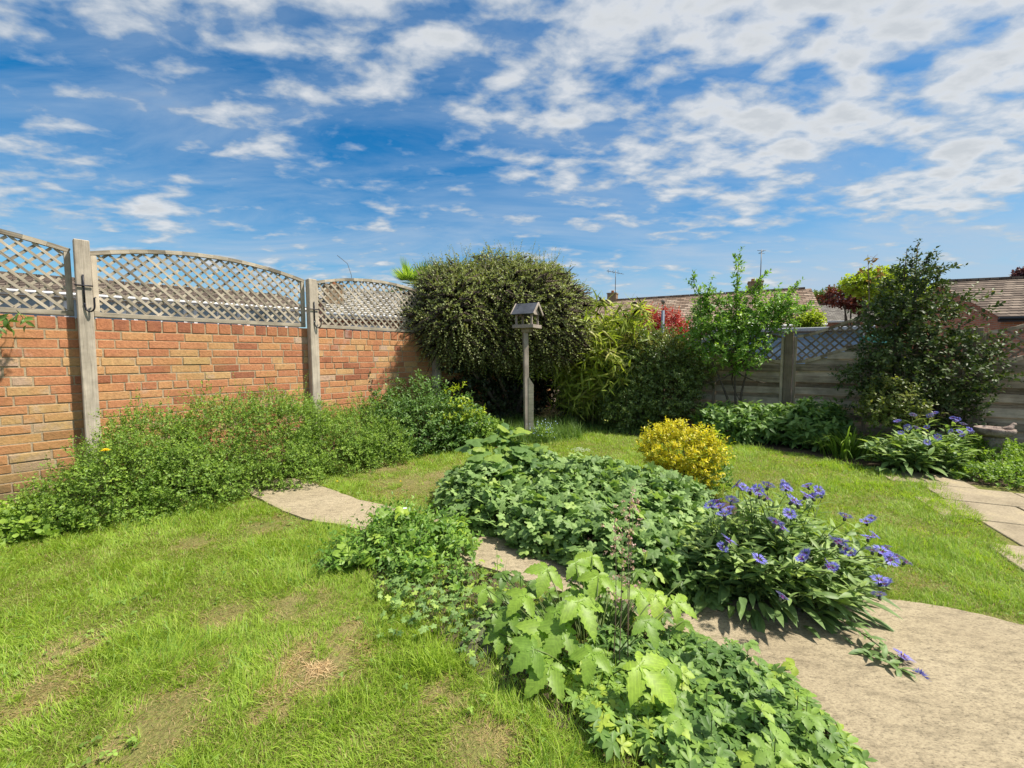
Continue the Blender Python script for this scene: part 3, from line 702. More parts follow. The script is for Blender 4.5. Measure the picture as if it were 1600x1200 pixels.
# ------------------------------------------------------------------ bird table
def bird_table():
    b = at(827, 560, 5.8); b[2] = 0; root = empty('bird_table', b, 'grey wooden bird table with slate gabled roof on a tall post', 'bird table')
    mb = MB(); px = at(822, 560, 5.8)[0]
    pc = np.array((px - .0, 5.8, 0)); mb.box(pc + UP * .81, UP * .81 + np.array((-.012, 0, 0)), np.array((.031, 0.010, 0)), np.array((-.010, .031, 0)), .5, .004); mb.build('post', M_bird, root)
    mb = MB(); q = pc + np.array((.070, .0, 0)); 
    pts = [(-.036, 0), (.036, 0), (.036, .79), (-.036, .90)]; d = np.array((.0, .03, 0))
    fr = [q + np.array((x, -.03, z)) for x, z in pts]; bk = [q + np.array((x, .03, z)) for x, z in pts]
    mb.poly(fr); mb.poly(bk[::-1])
    for i in range(4): j = (i + 1) % 4; mb.poly([fr[i], bk[i], bk[j], fr[j]][::-1])
    mb.build('brace', M_trel, root)
    th = math.radians(28); R_ = np.array((-math.cos(th), math.sin(th), 0)); G = np.array((math.sin(th), math.cos(th), 0))
    L, Wd = .285, .25; c = np.array((px + .012, 5.8, 0)); zf = 1.575
    mb = MB(); mb.box(c + UP * (zf + .011), R_ * L / 2, G * Wd / 2, UP * .011, .7, .002)
    for s in (-1, 1):
        mb.box(c + G * s * (Wd / 2 + .0085) + UP * (zf + .018), R_ * (L / 2 + .017), G * .008, UP * .024, .4, .002)
        mb.box(c + R_ * s * (L / 2 + .0085) + UP * (zf + .017), G * (Wd / 2 - .001), R_ * .008, UP * .023, .6, .002)
    mb.build('tray', M_bird, root)
    mb = MB(); mb.box(c + UP * (zf - .03), R_ * .06, G * .06, UP * .028, .3, .004); mb.build('bracket', M_bird, root)
    for i in (-1, 1):
        for j in (-1, 1):
            mb = MB(); mb.box(c + R_ * i * (L / 2 - .028) + G * j * (Wd / 2 - .028) + UP * (zf + .105), UP * .083, R_ * .0125, G * .0125, .4 + .1 * i, .002); mb.build('corner_post', M_bird, root)
    ze, zr = zf + .18, zf + .335; ov = .022; hw = Wd / 2 + .028
    for s, nm in ((-1, 'roof_slope'), (1, 'roof_slope')):
        e0 = c + G * s * hw + UP * ze; r0 = c + UP * zr
        ctr = (e0 + r0) / 2; sv = (e0 - r0) / 2; n_ = norm(np.cross(R_, sv)); n_ = n_ * np.sign(n_[2])
        mb = MB(); mb.box(ctr, R_ * (L / 2 + ov), sv, n_ * .006, .5); mb.build(nm, M_slate, root)
        for e in (-1, 1):
            mb = MB(); mb.box(ctr + R_ * e * (L / 2 + ov + .0075) - n_ * .003, sv * 1.02, n_ * .016, R_ * .007, .8, .002); mb.build('bargeboard', M_bird, root)
    for e in (-1, 1):
        mb = MB(); o_ = c + R_ * e * (L / 2 - .012); k = .008
        a = [o_ + G * (hw - .03) + UP * ze, o_ - G * (hw - .03) + UP * ze, o_ + UP * (zr - .035)]
        f1 = [p + R_ * k for p in a]; f2 = [p - R_ * k for p in a]; mb.poly(f1); mb.poly(f2[::-1])
        for i in range(3): j = (i + 1) % 3; mb.poly([f1[i], f2[i], f2[j], f1[j]])
        mb.build('gable_board', M_bird, root)
bird_table()

# ------------------------------------------------------------------ bird bath with a stone bird
def bird_bath():
    b = gp(1549, 730); rng = np.random.default_rng(2)
    root = empty('bird_bath', b, 'reddish weathered stone bird bath on a stout pedestal by the fence', 'bird bath')
    mb = MB(); mb.lathe([(.10, 0), (.105, .03), (.085, .07), (.068, .12), (.062, .2), (.066, .27), (.085, .32), (.075, .333)], tuple(b), 28, .012, rng); mb.build('pedestal', M_stone, root, True)
    mb = MB(); mb.lathe([(.075, .334), (.12, .345), (.148, .372), (.156, .405), (.153, .425), (.14, .43), (.128, .412), (.085, .395), (.02, .39)], tuple(b), 32, .01, rng); mb.build('bowl', M_stone, root, True)
    mb = MB(); c = b + np.array((.02, -.11, .43))
    prof = [(-.075, .003), (-.064, .008), (-.045, .012), (-.022, .023), (0, .027), (.019, .025), (.034, .018), (.041, .016), (.052, .02), (.064, .015), (.071, .006), (.086, .001)]
    zz = [.03, .028, .026, .02, .02, .028, .045, .058, .062, .062, .058, .055]
    V, Fc, R, LV = tube_arrays([([c + np.array((x, .0, z - .01)) for (x, r), z in zip(prof, zz)], [r for x, r in prof])], 10)
    tri_mesh('carved_bird', V, Fc, M_stone, root, R, LV)
bird_bath()
# mossy stone stump in the left bed
def mossy_stone():
    b = gp(553, 712); b[1] += .05; rng = np.random.default_rng(9)
    root = empty('garden_stone', b, 'small broken grey stone urn base between the two shrubs by the wall', 'stone')
    mb = MB(); mb.lathe([(.07, 0), (.075, .04), (.055, .07), (.05, .11), (.09, .15), (.13, .175), (.135, .205), (.12, .21), (.09, .19), (.02, .18)], tuple(b), 18, .05, rng); mb.build('urn', noise_mat('grey stone', [(.3, (.16, .16, .14)), (.6, (.36, .35, .31)), (.8, (.48, .46, .41))], 20, .95, .8, .012), root, True)
mossy_stone()

# ------------------------------------------------------------------ foliage generators
T_tiny, T_tinyw = leaf_tiny(.3), leaf_tiny(.42)
T_ov = leaf_simple(.24, 4, .3, .2); T_lance = leaf_simple(.13, 5, .35, .3, .42); T_broad = leaf_simple(.2, 5, .3, .35, .42); T_round = leaf_simple(.42, 4, .2, .12, .55)
T_ger = leaf_lobed(5, .42, 2, 300, .18, .06, 6); T_bam = leaf_simple(.075, 4, .2, .35, .3)
T_curr = leaf_lobed(3, .34, 2, 250, .2, .08, 8, .6)
T_cinq = leaf_compound([math.radians(a) for a in (-110, -55, 0, 55, 110)], [.62, .8, .88, .8, .62], .20, 5, .1, .15, .02)
T_trio = leaf_compound([math.radians(a) for a in (-62, 0, 62)], [.78, .95, .78], .33, 11, .16, .28, .03)
T_anem = leaf_compound([math.radians(a) for a in (-128, -66, 0, 66, 128)], [.45, .84, 1.0, .84, .45], .24, 13, .15, .34, -.03)

def sample_blobs(rng, blobs, n, depth=.3, lump=.12, zmin=.02, cull=.72):
    B = np.array(blobs, float); area = (B[:, 3] * B[:, 4] + B[:, 3] * B[:, 5] + B[:, 4] * B[:, 5]); pr = area / area.sum()
    P = []; D = []; R = []; tot = 0
    while tot < n:
        m = n * 2; k = rng.choice(len(B), m, p=pr); d = norm(rng.normal(size=(m, 3)))
        q = 1 - depth * rng.random(m) ** 1.6
        lum = 1 + lump * 2 * (fbm(d[:, 0] * 3 + k * 7.1, d[:, 2] * 3 + d[:, 1] * 3.7, 5) - .5)
        p = B[k, :3] + d * B[k, 3:6] * (q * lum)[:, None]
        ok = p[:, 2] > zmin
        for i in range(len(B)):
            e = np.sqrt((((p - B[i, :3]) / B[i, 3:6]) ** 2).sum(1)); ok &= (e > cull) | (k == i)
        p = p[ok]; dd = norm(d[ok] / B[k[ok], 3:6]); P.append(p); D.append(dd); R.append(q[ok]); tot += len(p)
    return np.concatenate(P)[:n], np.concatenate(D)[:n], np.concatenate(R)[:n]
def sprays(name, parent, mat, rng, blobs, n, k, L, size, tmpl, up=.35, sag=.0, depth=.3, lump=.12, spread=.6, twig=None, twig_r=.002, flat=.5, rlo=0, rhi=1, szv=.3, cull=.72, zmin=.02, face_up=.8, pts=None):
    """n twigs of k leaves each growing out of the blobs"""
    if pts is None: C, D, q = sample_blobs(rng, blobs, n, depth, lump, zmin, cull)
    else: C, D = pts; n = len(C)
    G = norm(D + rng.normal(size=(n, 3)) * spread * .6 + np.array((0, 0, up))); Ls = L * rng.uniform(.5, 1.3, n)
    t_ = (np.arange(k) + .6) / k
    P = C[:, None] + G[:, None] * (t_[None, :, None] * Ls[:, None, None]) + np.array((0, 0, -1.0)) * (sag * Ls[:, None] * t_[None] ** 2)[..., None]
    ref = norm(np.cross(G, rng.normal(size=(n, 3)))); ref2 = np.cross(G, ref)
    ang = (np.arange(k) * 2.4)[None] + rng.random(n)[:, None] * 6.28 if flat < .5 else (np.arange(k) % 2 * PI)[None] + rng.normal(size=(n, k)) * .5
    sd_ = np.cos(ang)[..., None] * ref[:, None] + np.sin(ang)[..., None] * ref2[:, None]
    T = norm(G[:, None] * .75 + sd_ * .8 + rng.normal(size=(n, k, 3)) * .18)
    N = norm(D[:, None] * .6 + np.array((0, 0, face_up)) + rng.normal(size=(n, k, 3)) * .45)
    S = size * (1 - szv + 2 * szv * rng.random((n, k))) * (1 - .3 * t_[None] ** 2)
    cl = rng.random(n); rn = np.clip(cl[:, None] * .65 + rng.random((n, k)) * .35, 0, 1) * (rhi - rlo) + rlo
    o = inst(name, tmpl, P.reshape(-1, 3), T.reshape(-1, 3), N.reshape(-1, 3), S.ravel(), rn.ravel(), mat, parent)
    if twig is not None:
        e0 = C - G * L * .5; e2 = C + G * Ls[:, None] - np.array((0, 0, 1.0)) * (sag * Ls)[:, None]
        w = ref * twig_r
        V = np.stack([e0 - w, e0 + w, C + ref2 * twig_r, e2], 1).reshape(-1, 3)
        Fc = (np.array([(0, 1, 3), (1, 2, 3), (2, 0, 3)])[None] + (np.arange(n) * 4)[:, None, None]).reshape(-1, 3)
        tri_mesh('stems', V, Fc, twig, parent, np.repeat(cl, 4), np.zeros((len(V), 3)))
    return o
def limbs(name, parent, base, tips, r0, rng, mat, wig=.08, n=7):
    paths = []
    for tp in tips:
        mid = (np.asarray(base) + np.asarray(tp)) / 2 + rng.normal(size=3) * wig; p = bez(base, mid, tp, n); paths.append((p, np.linspace(r0, r0 * .25, n)))
    return tubes(name, paths, mat, parent, 6)

# colours of each kind of leaf
def g(s, *c): return [(p, tuple(x * s for x in q)) for p, q in c]
L_pot = leaf_mat('potentilla leaf', g(1.0, (0, (.115, .205, .035)), (.45, (.19, .31, .05)), (.8, (.28, .41, .06)), (1, (.36, .48, .07))), .35, .5)
L_gloss = leaf_mat('glossy dark leaf', g(1.1, (0, (.06, .13, .03)), (.6, (.11, .20, .045)), (1, (.18, .30, .065))), .28, .45, spec=.35)
L_yell = leaf_mat('yellow green leaf', g(1.0, (0, (.22, .32, .03)), (1, (.45, .52, .05))), .4, .45)
L_cot = leaf_mat('cotoneaster leaf', g(1.0, (0, (.13, .165, .045)), (.5, (.24, .285, .09)), (.85, (.35, .375, .155)), (1, (.44, .44, .22))), .25, .45, spec=.4)
L_bam = leaf_mat('bamboo leaf', g(1.25, (0, (.14, .20, .03)), (.5, (.26, .32, .05)), (.85, (.38, .40, .085)), (1, (.52, .48, .18))), .4, .45)
L_dark = leaf_mat('dark shrub leaf', g(1.3, (0, (.055, .09, .02)), (.6, (.12, .17, .042)), (.93, (.20, .26, .065)), (1, (.40, .36, .04))), .25, .38, spec=.5)
L_olive = leaf_mat('olive gold leaf', g(1.0, (0, (.12, .14, .03)), (.6, (.25, .25, .05)), (1, (.42, .36, .06))), .3, .45)
L_apple = leaf_mat('fruit tree leaf', g(1.3, (0, (.07, .15, .025)), (.5, (.13, .24, .04)), (.85, (.22, .34, .06)), (1, (.32, .40, .09))), .38, .42)
L_red = leaf_mat('red photinia leaf', g(1.0, (0, (.22, .015, .018)), (.6, (.42, .04, .04)), (.9, (.55, .12, .07)), (1, (.2, .16, .04))), .35, .4)
L_sage = leaf_mat('broad grey green leaf', g(1.0, (0, (.08, .16, .042)), (.5, (.15, .26, .065)), (1, (.26, .38, .11))), .28, .5, vein=.25)
L_holly = leaf_mat('holly leaf', g(1.0, (0, (.035, .06, .018)), (.55, (.07, .11, .03)), (.9, (.12, .165, .045)), (.97, (.25, .25, .05)), (1, (.42, .36, .06))), .2, .5, spec=.25)
L_var = leaf_mat('cream edged leaf', g(1.0, (0, (.09, .15, .03)), (.6, (.17, .22, .045)), (1, (.38, .38, .08))), .3, .4, edge=(.42, .40, .16), edge_w=(.13, .2))
L_strap = leaf_mat('strap leaf', g(1.4, (0, (.07, .13, .022)), (.6, (.14, .23, .035)), (1, (.27, .36, .07))), .35, .4)
L_gold = leaf_mat('gold euonymus leaf', g(1.0, (0, (.05, .10, .012)), (.36, (.20, .30, .02)), (.52, (.52, .50, .03)), (1, (.78, .66, .05))), .35, .4, edge=(.80, .63, .04), edge_w=(.10, .17))
L_ger = leaf_mat('geranium leaf', g(1.0, (0, (.11, .19, .055)), (.5, (.195, .31, .09)), (.85, (.28, .41, .13)), (1, (.38, .48, .08))), .3, .55)
L_curr = leaf_mat('currant leaf', g(1.0, (0, (.10, .19, .055)), (.6, (.17, .28, .07)), (1, (.28, .38, .06))), .38, .5, vein=.3)
L_anem = leaf_mat('anemone leaf', g(1.0, (0, (.10, .18, .042)), (.4, (.17, .29, .045)), (.8, (.28, .42, .055)), (1, (.38, .51, .06))), .4, .45, vein=.5)
L_cinq = leaf_mat('cinquefoil leaf', g(1.0, (0, (.08, .16, .045)), (.5, (.15, .26, .06)), (.85, (.24, .37, .065)), (1, (.34, .44, .06))), .32, .5)
L_corn = leaf_mat('cornflower leaf', g(1.0, (0, (.11, .185, .065)), (.45, (.18, .28, .09)), (.8, (.29, .40, .11)), (1, (.40, .50, .08))), .3, .5, vein=.15)
L_purp = leaf_mat('purplish leaf', g(1.0, (0, (.075, .075, .05)), (.5, (.13, .12, .08)), (1, (.16, .18, .09))), .25, .5)
L_long = leaf_mat('long grass', g(1.0, (0, (.07, .14, .025)), (.6, (.13, .23, .05)), (1, (.22, .31, .09))), .35, .5)
L_straw = leaf_mat('dry straw', g(1.0, (0, (.36, .24, .11)), (1, (.58, .44, .24))), .2, .7)

# ------------------------------------------------------------------ left bed
rng = np.random.default_rng(100)
def bl(px, py, Y, rx, ry, rz):
    p = at(px, py, Y); return (p[0], p[1], p[2], rx, ry, rz)
POTG = 'low bushy shrubs along the brick wall'
def pot(name, blobs, n, label, seed, size=.021):
    rng = np.random.default_rng(seed); b = np.mean([q[:3] for q in blobs], 0); b[2] = 0
    root = empty(name, b, label, 'shrub', POTG)
    sprays('foliage', root, L_pot, rng, blobs, n, 7, .075, size, T_tiny, up=.45, depth=.45, lump=.6, spread=1.2, twig=M_stem, twig_r=.0012, flat=0, szv=.5)
    # wiry shoots above the mass
    C, D, q = sample_blobs(rng, blobs, 150, .1, .5); k = C[:, 2] > .22; C, D = C[k], D[k]
    if len(C): sprays('shoots', root, L_pot, rng, blobs, len(C), 11, .20, size * .85, T_tiny, up=1.3, spread=.8, twig=M_stem, twig_r=.0015, flat=0, pts=(C, D))
    return root
pot('bushy_shrub', [(-3.2, 2.9, .08, .28, .3, .22), (-2.95, 3.08, .20, .36, .34, .34), (-2.62, 3.3, .16, .36, .32, .30), (-3.05, 3.45, .34, .36, .28, .36), (-2.85, 2.98, .03, .3, .22, .18)], 5000, 'low leafy green shrub at the foot of the first post, dandelion in it', 101)
pot('bushy_shrub', [(-2.68, 3.82, .38, .40, .34, .44), (-2.3, 3.95, .36, .40, .38, .42), (-2.45, 3.6, .12, .38, .28, .22), (-2.05, 3.8, .10, .3, .28, .24), (-2.2, 4.25, .5, .3, .25, .26)], 5200, 'tallest middle green shrub between the first and second wall posts', 102)
pot('bushy_shrub', [(-1.95, 4.45, .22, .42, .4, .34), (-1.7, 4.35, .12, .36, .3, .26), (-1.75, 4.8, .3, .36, .3, .32), (-1.45, 4.62, .14, .3, .3, .26)], 4600, 'low green shrub at the foot of the second post beside the stone', 103)
rng = np.random.default_rng(104)
root = empty('glossy_shrub', (-1.2, 5.2, 0), 'dark glossy leaved shrub against the wall right of the second post', 'shrub')
bb = [(-1.5, 5.05, .32, .36, .34, .40), (-1.1, 5.15, .28, .42, .36, .36), (-.72, 5.4, .26, .36, .4, .34), (-1.2, 5.5, .5, .35, .25, .38), (-1.4, 4.9, .1, .3, .2, .2)]
sprays('foliage', root, L_gloss, rng, bb, 1900, 6, .10, .048, T_ov, up=.6, depth=.5, lump=.5, spread=1.0, twig=M_stem, twig_r=.002, flat=0)
C = np.array([gp(px, 712) for px in np.linspace(505, 625, 12)]); C[:, 1] += .62; C[:, 0] = C[:, 0] * 1.12; C[:, 2] = rng.uniform(.45, .75, 12)
sprays('shoots', root, L_gloss, rng, bb, 12, 7, .42, .05, T_ov, up=5, spread=.5, twig=M_bark, twig_r=.003, flat=0, pts=(C, np.tile((0.05, -.1, .9), (12, 1))))
root = empty('yellow_leaved_shrub', gp(715, 690), 'bright yellow green leafy shoots beside the dark glossy shrub', 'shrub')
sprays('foliage', root, L_yell, rng, [(-.72, 5.35, .62, .13, .12, .16), (-.62, 5.3, .42, .22, .18, .16), (-.83, 5.2, .40, .12, .12, .1)], 70, 6, .12, .062, T_ov, up=.9, depth=.6, twig=M_stem, flat=0)
root = empty('leafy_shrub', (-.45, 5.35, 0), 'low pale green shrub in front of the long grass under the corner bush', 'shrub', POTG)
sprays('foliage', root, L_pot, rng, [(-.5, 5.35, .16, .28, .25, .26), (-.25, 5.5, .1, .2, .2, .2)], 800, 7, .08, .034, T_tinyw, up=.5, depth=.5, flat=0, twig=M_stem)
# weeds at the left edge
root = empty('weed_clump', gp(10, 815), 'round leaved light green weeds at the left edge by the wall foot', 'weeds')
sprays('foliage', root, L_pot, rng, [(-3.3, 2.75, .04, .35, .22, .14), (-3.55, 2.55, .06, .3, .25, .16)], 420, 4, .06, .045, T_round, up=.7, depth=.6, flat=0, rlo=.4, twig=M_stem)

# dandelions and buttercups
M_dand = plain('dandelion yellow', (.85, .62, .01), .6)
def flowerhead(c, r, n=34, layers=3, seed=0, tilt=(0, 0, 1)):
    rng = np.random.default_rng(seed); P = []; T = []; N = []; S = []
    for l in range(layers):
        for i in range(n // layers):
            a = 2 * PI * i / (n // layers) + l * .4; el = .15 + .45 * l; T.append((math.cos(a) * math.cos(el), math.sin(a) * math.cos(el), math.sin(el))); P.append(c); N.append((0, 0, 1)); S.append(r * (1 - .22 * l))
    return np.array(P), np.array(T), np.array(N, float) + .01, np.array(S)
def dandelion(px, py, Y, h, label, r=.024):
    top = at(px, py, Y); b = top.copy(); b[2] = max(0, top[2] - h)
    root = empty('dandelion', b, label, 'flower', 'dandelions')
    P, T, N, S = flowerhead(top, r, 48, 4); inst('flower_head', leaf_tiny(.13, .03), P, T, N, S, np.full(len(P), .5), M_dand, root)
    tubes('stem', [(bez(b, (b + top) / 2 + .01, top, 5), .002)], M_stem, root, 5)
dandelion(165, 704, 2.85, .3, 'yellow dandelion standing in the green shrub by the wall', .034)
dandelion(198, 876, 2.42, .05, 'yellow dandelion flat in the open lawn at left', .022)
but = None
for i, (px, py, Y, lb) in enumerate(((498, 816, 2.9, 'tiny yellow buttercup beside the near end of the pale path'), (527, 752, 3.75, 'tiny yellow buttercup in the grass left of the geranium mound'), (626, 752, 3.7, 'tiny yellow buttercup in the thin grass halfway to the geraniums'), (725, 800, 2.95, 'tiny yellow buttercup left of the geranium mound'))):
    top = at(px, py, Y); b = top.copy(); b[2] = 0; root = empty('buttercup', b, lb, 'flower', 'small yellow buttercups')
    P, T, N, S = flowerhead(top, .011, 10, 2); inst('petals', leaf_tiny(.4, .05), P, T, N, S, np.full(len(P), .5), M_dand, root)
    tubes('stem', [(bez(b, (b + top) / 2 + .01, top, 4), .0014)], M_stem, root, 4)

# ------------------------------------------------------------------ corner cotoneaster
rng = np.random.default_rng(200)
root = empty('cotoneaster_bush', (.0, 7.1, 0), 'huge round olive green cotoneaster bush in the corner behind the bird table', 'bush')
cot = [(-.12, 7.1, 1.95, 1.02, .9, .76), (-.88, 6.45, 1.80, .66, .58, .62), (.42, 7.2, 1.82, .66, .8, .72), (-.42, 6.6, 1.58, .75, .42, .48), (.30, 6.75, 1.55, .72, .42, .45), (-.75, 6.7, 2.08, .6, .5, .48), (.05, 6.9, 2.22, .5, .5, .42)]
sprays('foliage', root, L_cot, rng, cot, 10500, 13, .27, .031, T_tinyw, up=.28, sag=.50, depth=.34, lump=.5, spread=.75, twig=M_bark, twig_r=.0006, flat=.6, cull=.8, zmin=1.18, szv=.45, face_up=1.0)
C, D, q = sample_blobs(rng, cot, 420, .05, .4, zmin=2.1); k = D[:, 2] > .25; C, D = C[k], D[k]
sprays('shoots', root, L_cot, rng, cot, len(C), 18, .40, .026, T_tiny, up=1.0, sag=.15, spread=.8, twig=M_bark, twig_r=.0025, flat=0, pts=(C, D))
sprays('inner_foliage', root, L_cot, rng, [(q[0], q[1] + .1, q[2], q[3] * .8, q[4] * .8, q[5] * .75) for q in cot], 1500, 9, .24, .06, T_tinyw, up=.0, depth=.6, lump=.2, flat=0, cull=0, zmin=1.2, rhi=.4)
b = np.array((.05, 7.4, 0)); tips = [np.array(q[:3]) + np.array((0, 0, -.3)) for q in cot[:6]] + [at(712, 570, 6.5)]
limbs('branches', root, b, tips, .045, rng, M_bark, .12)
limbs('trunk', root, (.0, 7.3, 0), [(.02, 7.3, 1.3), (-.5, 6.7, 1.2), (.4, 7.0, 1.3), (-.75, 6.3, 1.15)], .055, rng, M_bark, .08)

rng = np.random.default_rng(205)
root = empty('shade_filler', (.7, 8.0, 0), 'near-black leaves added to darken the gap below the corner bush', 'shade_filler')
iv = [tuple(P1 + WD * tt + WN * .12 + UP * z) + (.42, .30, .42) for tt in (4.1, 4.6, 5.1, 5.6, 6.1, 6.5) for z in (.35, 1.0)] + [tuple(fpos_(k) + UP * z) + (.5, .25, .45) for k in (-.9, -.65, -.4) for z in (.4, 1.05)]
sprays('foliage', root, leaf_mat('ivy leaf', [(0, (.02, .032, .012)), (1, (.05, .075, .025))], .15), rng, iv, 2300, 6, .14, .06, T_round, up=-.1, depth=.6, lump=.2, flat=0, cull=0, rhi=.8)  # leaves added to darken the lit corner; shade put into their near-black colour
# palm beyond the wall
rng = np.random.default_rng(210)
c = at(650, 447, 9.0); root = empty('fan_palm', (c[0], c[1], 0), 'fan palm with stiff green leaves behind the wall and corner bush', 'palm tree')
tubes('trunk', [([(c[0], c[1], 0), (c[0] + .03, c[1], 1.4), (c[0], c[1], c[2] - .25)], .06)], M_bark, root, 10)
P = []; T = []; N = []; S = []
for k in range(14):
    a = k * 2.4; el = rng.uniform(-.3, 1.1); dr = np.array((math.cos(a) * math.cos(el), math.sin(a) * math.cos(el), math.sin(el))); hub = c + dr * .28
    sd2 = norm(np.cross(dr, (0, 0, 1)))
    for j in range(19):
        an = math.radians(-95 + 10.5 * j); d = dr * math.cos(an) + sd2 * math.sin(an); P.append(hub); T.append(d); N.append(np.cross(dr, sd2)); S.append(.42 * (1 - .15 * abs(j - 9) / 9))
inst('leaf_fans', leaf_simple(.045, 4, .3, .15), np.array(P), np.array(T), np.array(N), np.array(S), rng.random(len(P)), L_strap, root)

# long grass under the bush, forget-me-nots round the post
rng = np.random.default_rng(220)
n = 4200; P = np.stack([rng.uniform(-.75, 1.0, n), rng.uniform(5.55, 7.0, n), np.zeros(n)], 1)
P = P[(P[:, 1] > 5.5 + .35 * np.abs(P[:, 0] - .1))]
tuft_field('long_grass', P, .36, .007, L_long, 'long unmown grass in the shade under the corner bush', 'grass', 221)
n = 900; P = np.stack([rng.normal(.28, .22, n), rng.normal(5.75, .16, n), np.zeros(n)], 1)
tuft_field('tall_grass', P, .24, .006, L_long, 'tuft of tall grass round the foot of the bird table post', 'grass', 222)
n = 3000; P = np.stack([rng.uniform(.6, 2.6, n), rng.uniform(5.9, 7.2, n), np.zeros(n)], 1); P = P[P[:, 1] > 6.35 - .12 * P[:, 0]]
tuft_field('rough_grass', P, .16, .007, L_long, 'rough shaded grass along the foot of the bamboo and dark shrub', 'grass', 223)
M_fmn = plain('forget-me-not blue', (.42, .55, .78), .6)
root = empty('forget_me_not', (.38, 5.75, 0), 'pale blue forget-me-nots beside the bird table post', 'flower')
P = np.stack([rng.normal(.42, .10, 90), rng.normal(5.68, .08, 90), rng.uniform(.08, .30, 90)], 1)
inst('petals', leaf_tiny(.5, .02), P, norm(rng.normal(size=(90, 3))), np.tile((0, -.5, 1.0), (90, 1)), .012, rng.random(90), M_fmn, root)
sprays('foliage', root, L_pot, rng, [(.42, 5.7, .06, .16, .1, .16)], 90, 5, .07, .035, T_tiny, up=.9, depth=.8, flat=0, twig=M_stem)
P = np.stack([rng.normal(-.47, .08, 30), rng.normal(5.2, .05, 30), rng.uniform(.28, .36, 30)], 1)
root = empty('pale_weed_flower', (-.47, 5.2, 0), 'small faded white flower heads in front of the long grass', 'flower')
inst('petals', leaf_tiny(.5, .02), P, norm(rng.normal(size=(30, 3))), np.tile((0, -.5, 1.0), (30, 1)), .016, rng.random(30), plain('faded white', (.6, .58, .55)), root)
sprays('stalks', root, L_pot, rng, [(-.47, 5.2, .18, .1, .05, .14)], 30, 4, .07, .03, T_tiny, up=.9, depth=.8, flat=0, twig=M_stem)
c = gp(856, 640); c = at(856, 640, 7.0); c[2] = 0
n = 500; P = np.stack([rng.normal(c[0], .10, n), rng.normal(6.9, .10, n), rng.uniform(.05, .3, n)], 1)
root = ribbons('straw_heap', P, rng.random(n) * 6.28, rng.uniform(.08, .2, n), np.full(n, .006), np.full(n, .9), np.full(n, .5), rng.random(n), L_straw, nseg=3)
tag(root, 'small heap of dead pale grass behind the bird table', 'dead grass')
# orange dead patch in the lawn
rng = np.random.default_rng(225)
c = gp(495, 1042); n = 2600; P = np.stack([rng.normal(c[0], .10, n), rng.normal(c[1], .05, n), np.full(n, .004)], 1); P[:, 1] += (P[:, 0] - c[0]) * .5; P = P[fbm(P[:, 0] * 16, P[:, 1] * 16, 44) > .50]; n = len(P)
root = ribbons('dead_grass_tuft', P, rng.random(n) * 6.28, rng.uniform(.02, .05, n), np.full(n, .003), np.full(n, .9), rng.random(n), rng.random(n), L_straw, nseg=2)
tag(root, 'orange patch of dead grass in the near lawn', 'dead grass')

# ------------------------------------------------------------------ bamboo
rng = np.random.default_rng(230)
root = empty('bamboo', (1.25, 7.05, 0), 'tall yellow green bamboo clump between corner bush and dark shrub', 'bamboo')
paths = []; C = []; D = []
for i in range(46):
    b = np.array((rng.normal(1.30, .26), rng.normal(7.1, .22), 0)); lean = np.array((rng.normal(.0, .35), rng.normal(-.12, .2), 0)); h = rng.uniform(1.3, 2.15) if i > 4 else rng.uniform(2.15, 2.4)
    top = b + lean + np.array((0, 0, h)); mid = b + lean * .25 + np.array((0, 0, h * .75)); tip = top + lean * .6 - np.array((0, 0, .12)); lean *= 1; p = bez(b, mid + np.array((0, 0, h * .2)), tip - np.array((0, 0, rng.uniform(0, .35))), 9); paths.append((p, np.linspace(.008, .002, 9)))
    for q in range(2 if h < 1.6 else 1, 9):
        for r in range(3): C.append(p[q] + rng.normal(size=3) * .05); D.append(norm(np.array((rng.normal(), rng.normal() - .4, -.25))))
tubes('canes', paths, M_cane, root, 5)
sprays('leaves', root, L_bam, rng, None, 0, 6, .22, .22, T_bam, up=-.1, sag=.7, spread=.7, flat=0, pts=(np.array(C), np.array(D)), face_up=.5, twig=M_cane, twig_r=.0012)

# ------------------------------------------------------------------ dark evergreen shrub
rng = np.random.default_rng(240)
root = empty('evergreen_shrub', (2.2, 6.7, 0), 'dense dark evergreen shrub with gold tips right of the bamboo', 'shrub')
bb = [(1.95, 6.75, .75, .5, .42, .62), (2.45, 6.6, .62, .48, .4, .55), (2.25, 6.65, 1.1, .5, .38, .42), (2.75, 6.62, .95, .36, .32, .36), (1.85, 6.6, .4, .4, .35, .4)]
sprays('foliage', root, L_dark, rng, bb, 3800, 8, .15, .046, T_ov, up=.3, depth=.45, lump=.55, spread=.9, twig=M_bark, twig_r=.002, flat=0)
sprays('gold_tips', root, L_olive, rng, [(2.0, 6.65, 1.3, .42, .3, .22), (2.45, 6.65, 1.33, .3, .25, .18)], 300, 7, .13, .042, T_ov, up=.8, depth=.4, twig=M_bark, flat=0, zmin=1.2)
limbs('branches', root, (2.2, 6.75, 0), [(1.9, 6.6, .8), (2.5, 6.5, .8), (2.2, 6.6, 1.3), (2.8, 6.5, .9), (2.75, 6.3, .5)], .025, rng, M_bark)

